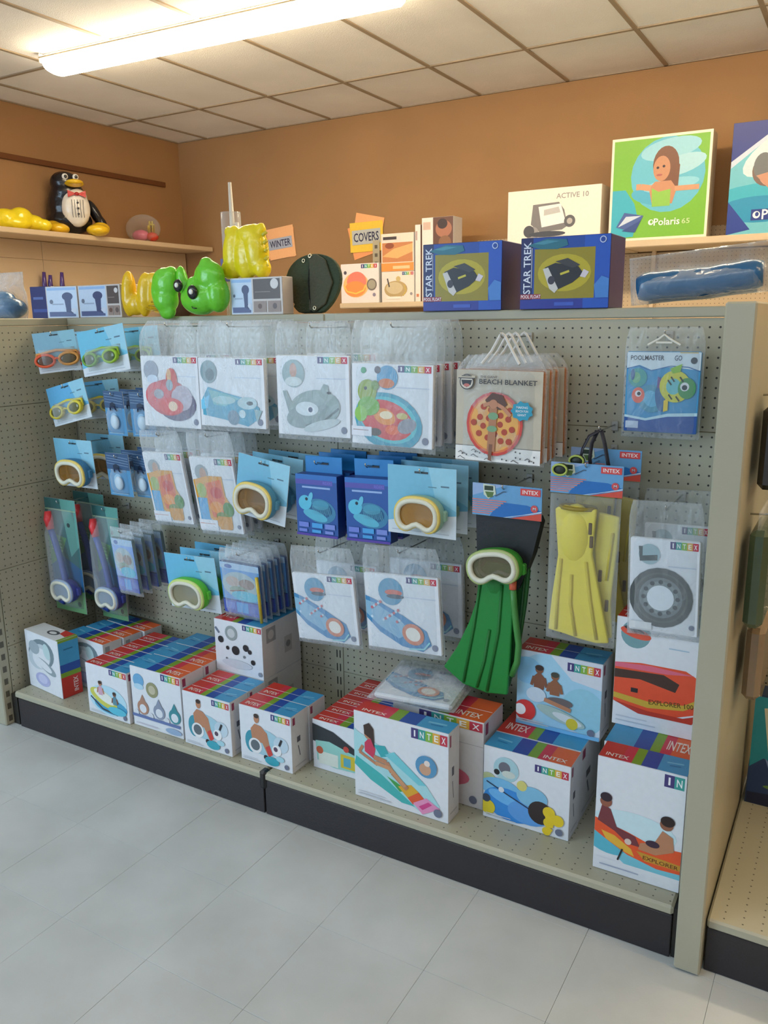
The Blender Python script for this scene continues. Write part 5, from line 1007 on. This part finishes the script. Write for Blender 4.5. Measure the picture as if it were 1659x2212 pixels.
lumps('beak', [((.03, -.10, .335), (.045, .055, .020)), ((.03, -.085, .328), (.05, .04, .022))], V_GOLD, t, YEL, .006, 3)
for s in (-1, 1): MB().prism([(.036, .262), (.036 + s*.045, .285), (.036 + s*.045, .240)], -.106, -.094, (196, 40, 40)).build('bow_tie', M_VINYL, t)
e = MB(); e.ell((.036, -.104, .262), (.012, .012, .012), (180, 34, 36)); e.build('bow_knot', M_VINYL, t, True)
for k in range(5): MB().tube([(.008 + k*.014, -.104, .225), (.006 + k*.014, -.112, .17), (.008 + k*.014, -.108, .11)], .0016, (60, 60, 66), 4).build('shirt_pleat', M_VINYL, t, True)
for k in range(3): e = MB(); e.ell((.036, -.112, .205 - k*.036), (.006, .004, .006), (40, 40, 44)); e.build('shirt_button', M_VINYL, t, True)
lumps('flipper', [((.135, .02, .155), (.028, .05, .10), (0, -.35, 0)), ((.165, .02, .085), (.028, .045, .06), (0, -.2, 0))], V_BLK, t, BLK, .008, 3)
t = thing('vinyl_float', 'lumpy yellow vinyl float lying on the left shelf beside the penguin', 'pool float', (-3.545, 1.555, SZ), (0, 0, R(70)))
lumps('float_body', [((-.08, 0, .07), (.10, .075, .07)), ((.02, 0, .085), (.08, .07, .070)), ((.10, .01, .06), (.08, .06, .052)), ((.165, -.01, .045), (.055, .05, .042)), ((-.02, -.03, .045), (.10, .06, .045)), ((-.16, 0, .06), (.08, .06, .055))], V_YEL, t, YEL, .009, 3)
t = thing('clear_beach_ball', 'clear blow-up ball with pink and red inside, right of the penguin on the left shelf', 'beach ball', (-3.545, 2.685, SZ))
e = MB(); e.ell((0, 0, .108), (.150, .115, .108), W8, 20, 14); e.build('clear_skin', M_FILM, t, True)
e = MB(); e.ell((-.01, -.02, .055), (.075, .06, .045), (230, 120, 150)); e.build('pink_insert', M_VINYL, t, True)
e = MB(); e.ell((.075, .02, .045), (.045, .05, .035), (220, 70, 50)); e.build('red_insert', M_VINYL, t, True)
for k in range(5): MB().tube([(.04 + k*.014, .02, .07), (.045 + k*.016, .01, .11 + (k % 3)*.022), (.06 + k*.014, 0, .13 + (k % 2)*.03)], .007, (206, 180, 60), 6).build('yellow_frond', M_VINYL, t, True)
# things below the left shelf
t = thing('purple_gloves', 'pair of purple finger shaped items hanging under the left shelf', 'pool toy', (-3.60, 1.85, 1.531), (0, 0, R(60)))
MB().cbox(-.09, -.02, 0, .09, .02, .20, (66, 56, 110), .01).build('carton_base', M_CARD, t)
for k, x in enumerate((-.07, -.03, .05)): MB().tube([(x, 0, .19), (x - .004, 0, .28), (x, -.004, .36 - .02*(k % 2))], [.020, .017, .012], (72, 52, 120), 8).build('finger', M_VINYL, t, True)
t = thing('dark_cushion', 'dark brown round item on the lower left shelf near the corner', 'cushion', (-3.56, 3.02, 1.531))
lumps('body', [((0, 0, .16), (.12, .14, .16)), ((0, .02, .26), (.09, .10, .09))], solid('brown_fabric', (62, 46, 30), .9), t, BLK, .012, 3)
# right aisle : standing pack and hanging packs
t = thing('standing_pouch', 'teal and navy standing pouch on the lit deck at the right picture edge', 'pouch', (1.330, .115, Z0), (0, 0, 0))
MB().prism([(0, 0), (.26, 0), (.268, .14), (.256, .34), (.02, .34), (.002, .12)], 0, .07, (40, 60, 90)).build('pouch', M_CARD, t)
a = Art(.76); a.r(0, 0, 100, 100, (40, 150, 160)); a.p([(10, 90), (60, 98), (60, 36), (22, 30)], (222, 216, 180)); a.p([(0, 0), (100, 0), (100, 40), (60, 34), (14, 44), (0, 34)], (46, 70, 110)); a.p([(0, 0), (100, 0), (100, 16), (0, 10)], (30, 40, 66)); a.p([(16, 44), (30, 36), (24, 26)], (140, 160, 200)); a.e(30, 18, 14, 2, (110, 150, 70))
a.build('pouch_print', t, (.004, 0, .002), (.252, 0, 0), (0, 0, .332), (0, -1, 0))
for k, (y, z, c, h) in enumerate(((-.30, 1.36, (50, 44, 34), .20), (-.34, 1.10, (70, 86, 60), .24), (-.22, .84, (140, 118, 90), .20))):
    t = thing('hanging_pack', ('dark brown', 'green grey', 'orange tan')[k] + ' pack hanging on the far side of the end panel', 'hanging pack', (XC + .004, y, z), group='packs on the far side of the end panel')
    MB().cbox(.012, -.07, -h, .052, .13, -.02, c, .012).build('pack', M_VINYL, t)
    MB().tube([(0, .03, -.006), (.03, .03, -.004), (.065, .03, .004)], .0024, (190, 190, 186), 6).build('hang_wire', M_CHROME, t, True)
    MB().cbox(.026, -.06, -.03, .032, .12, .02, (220, 214, 200), .002).build('header', M_FILM, t)
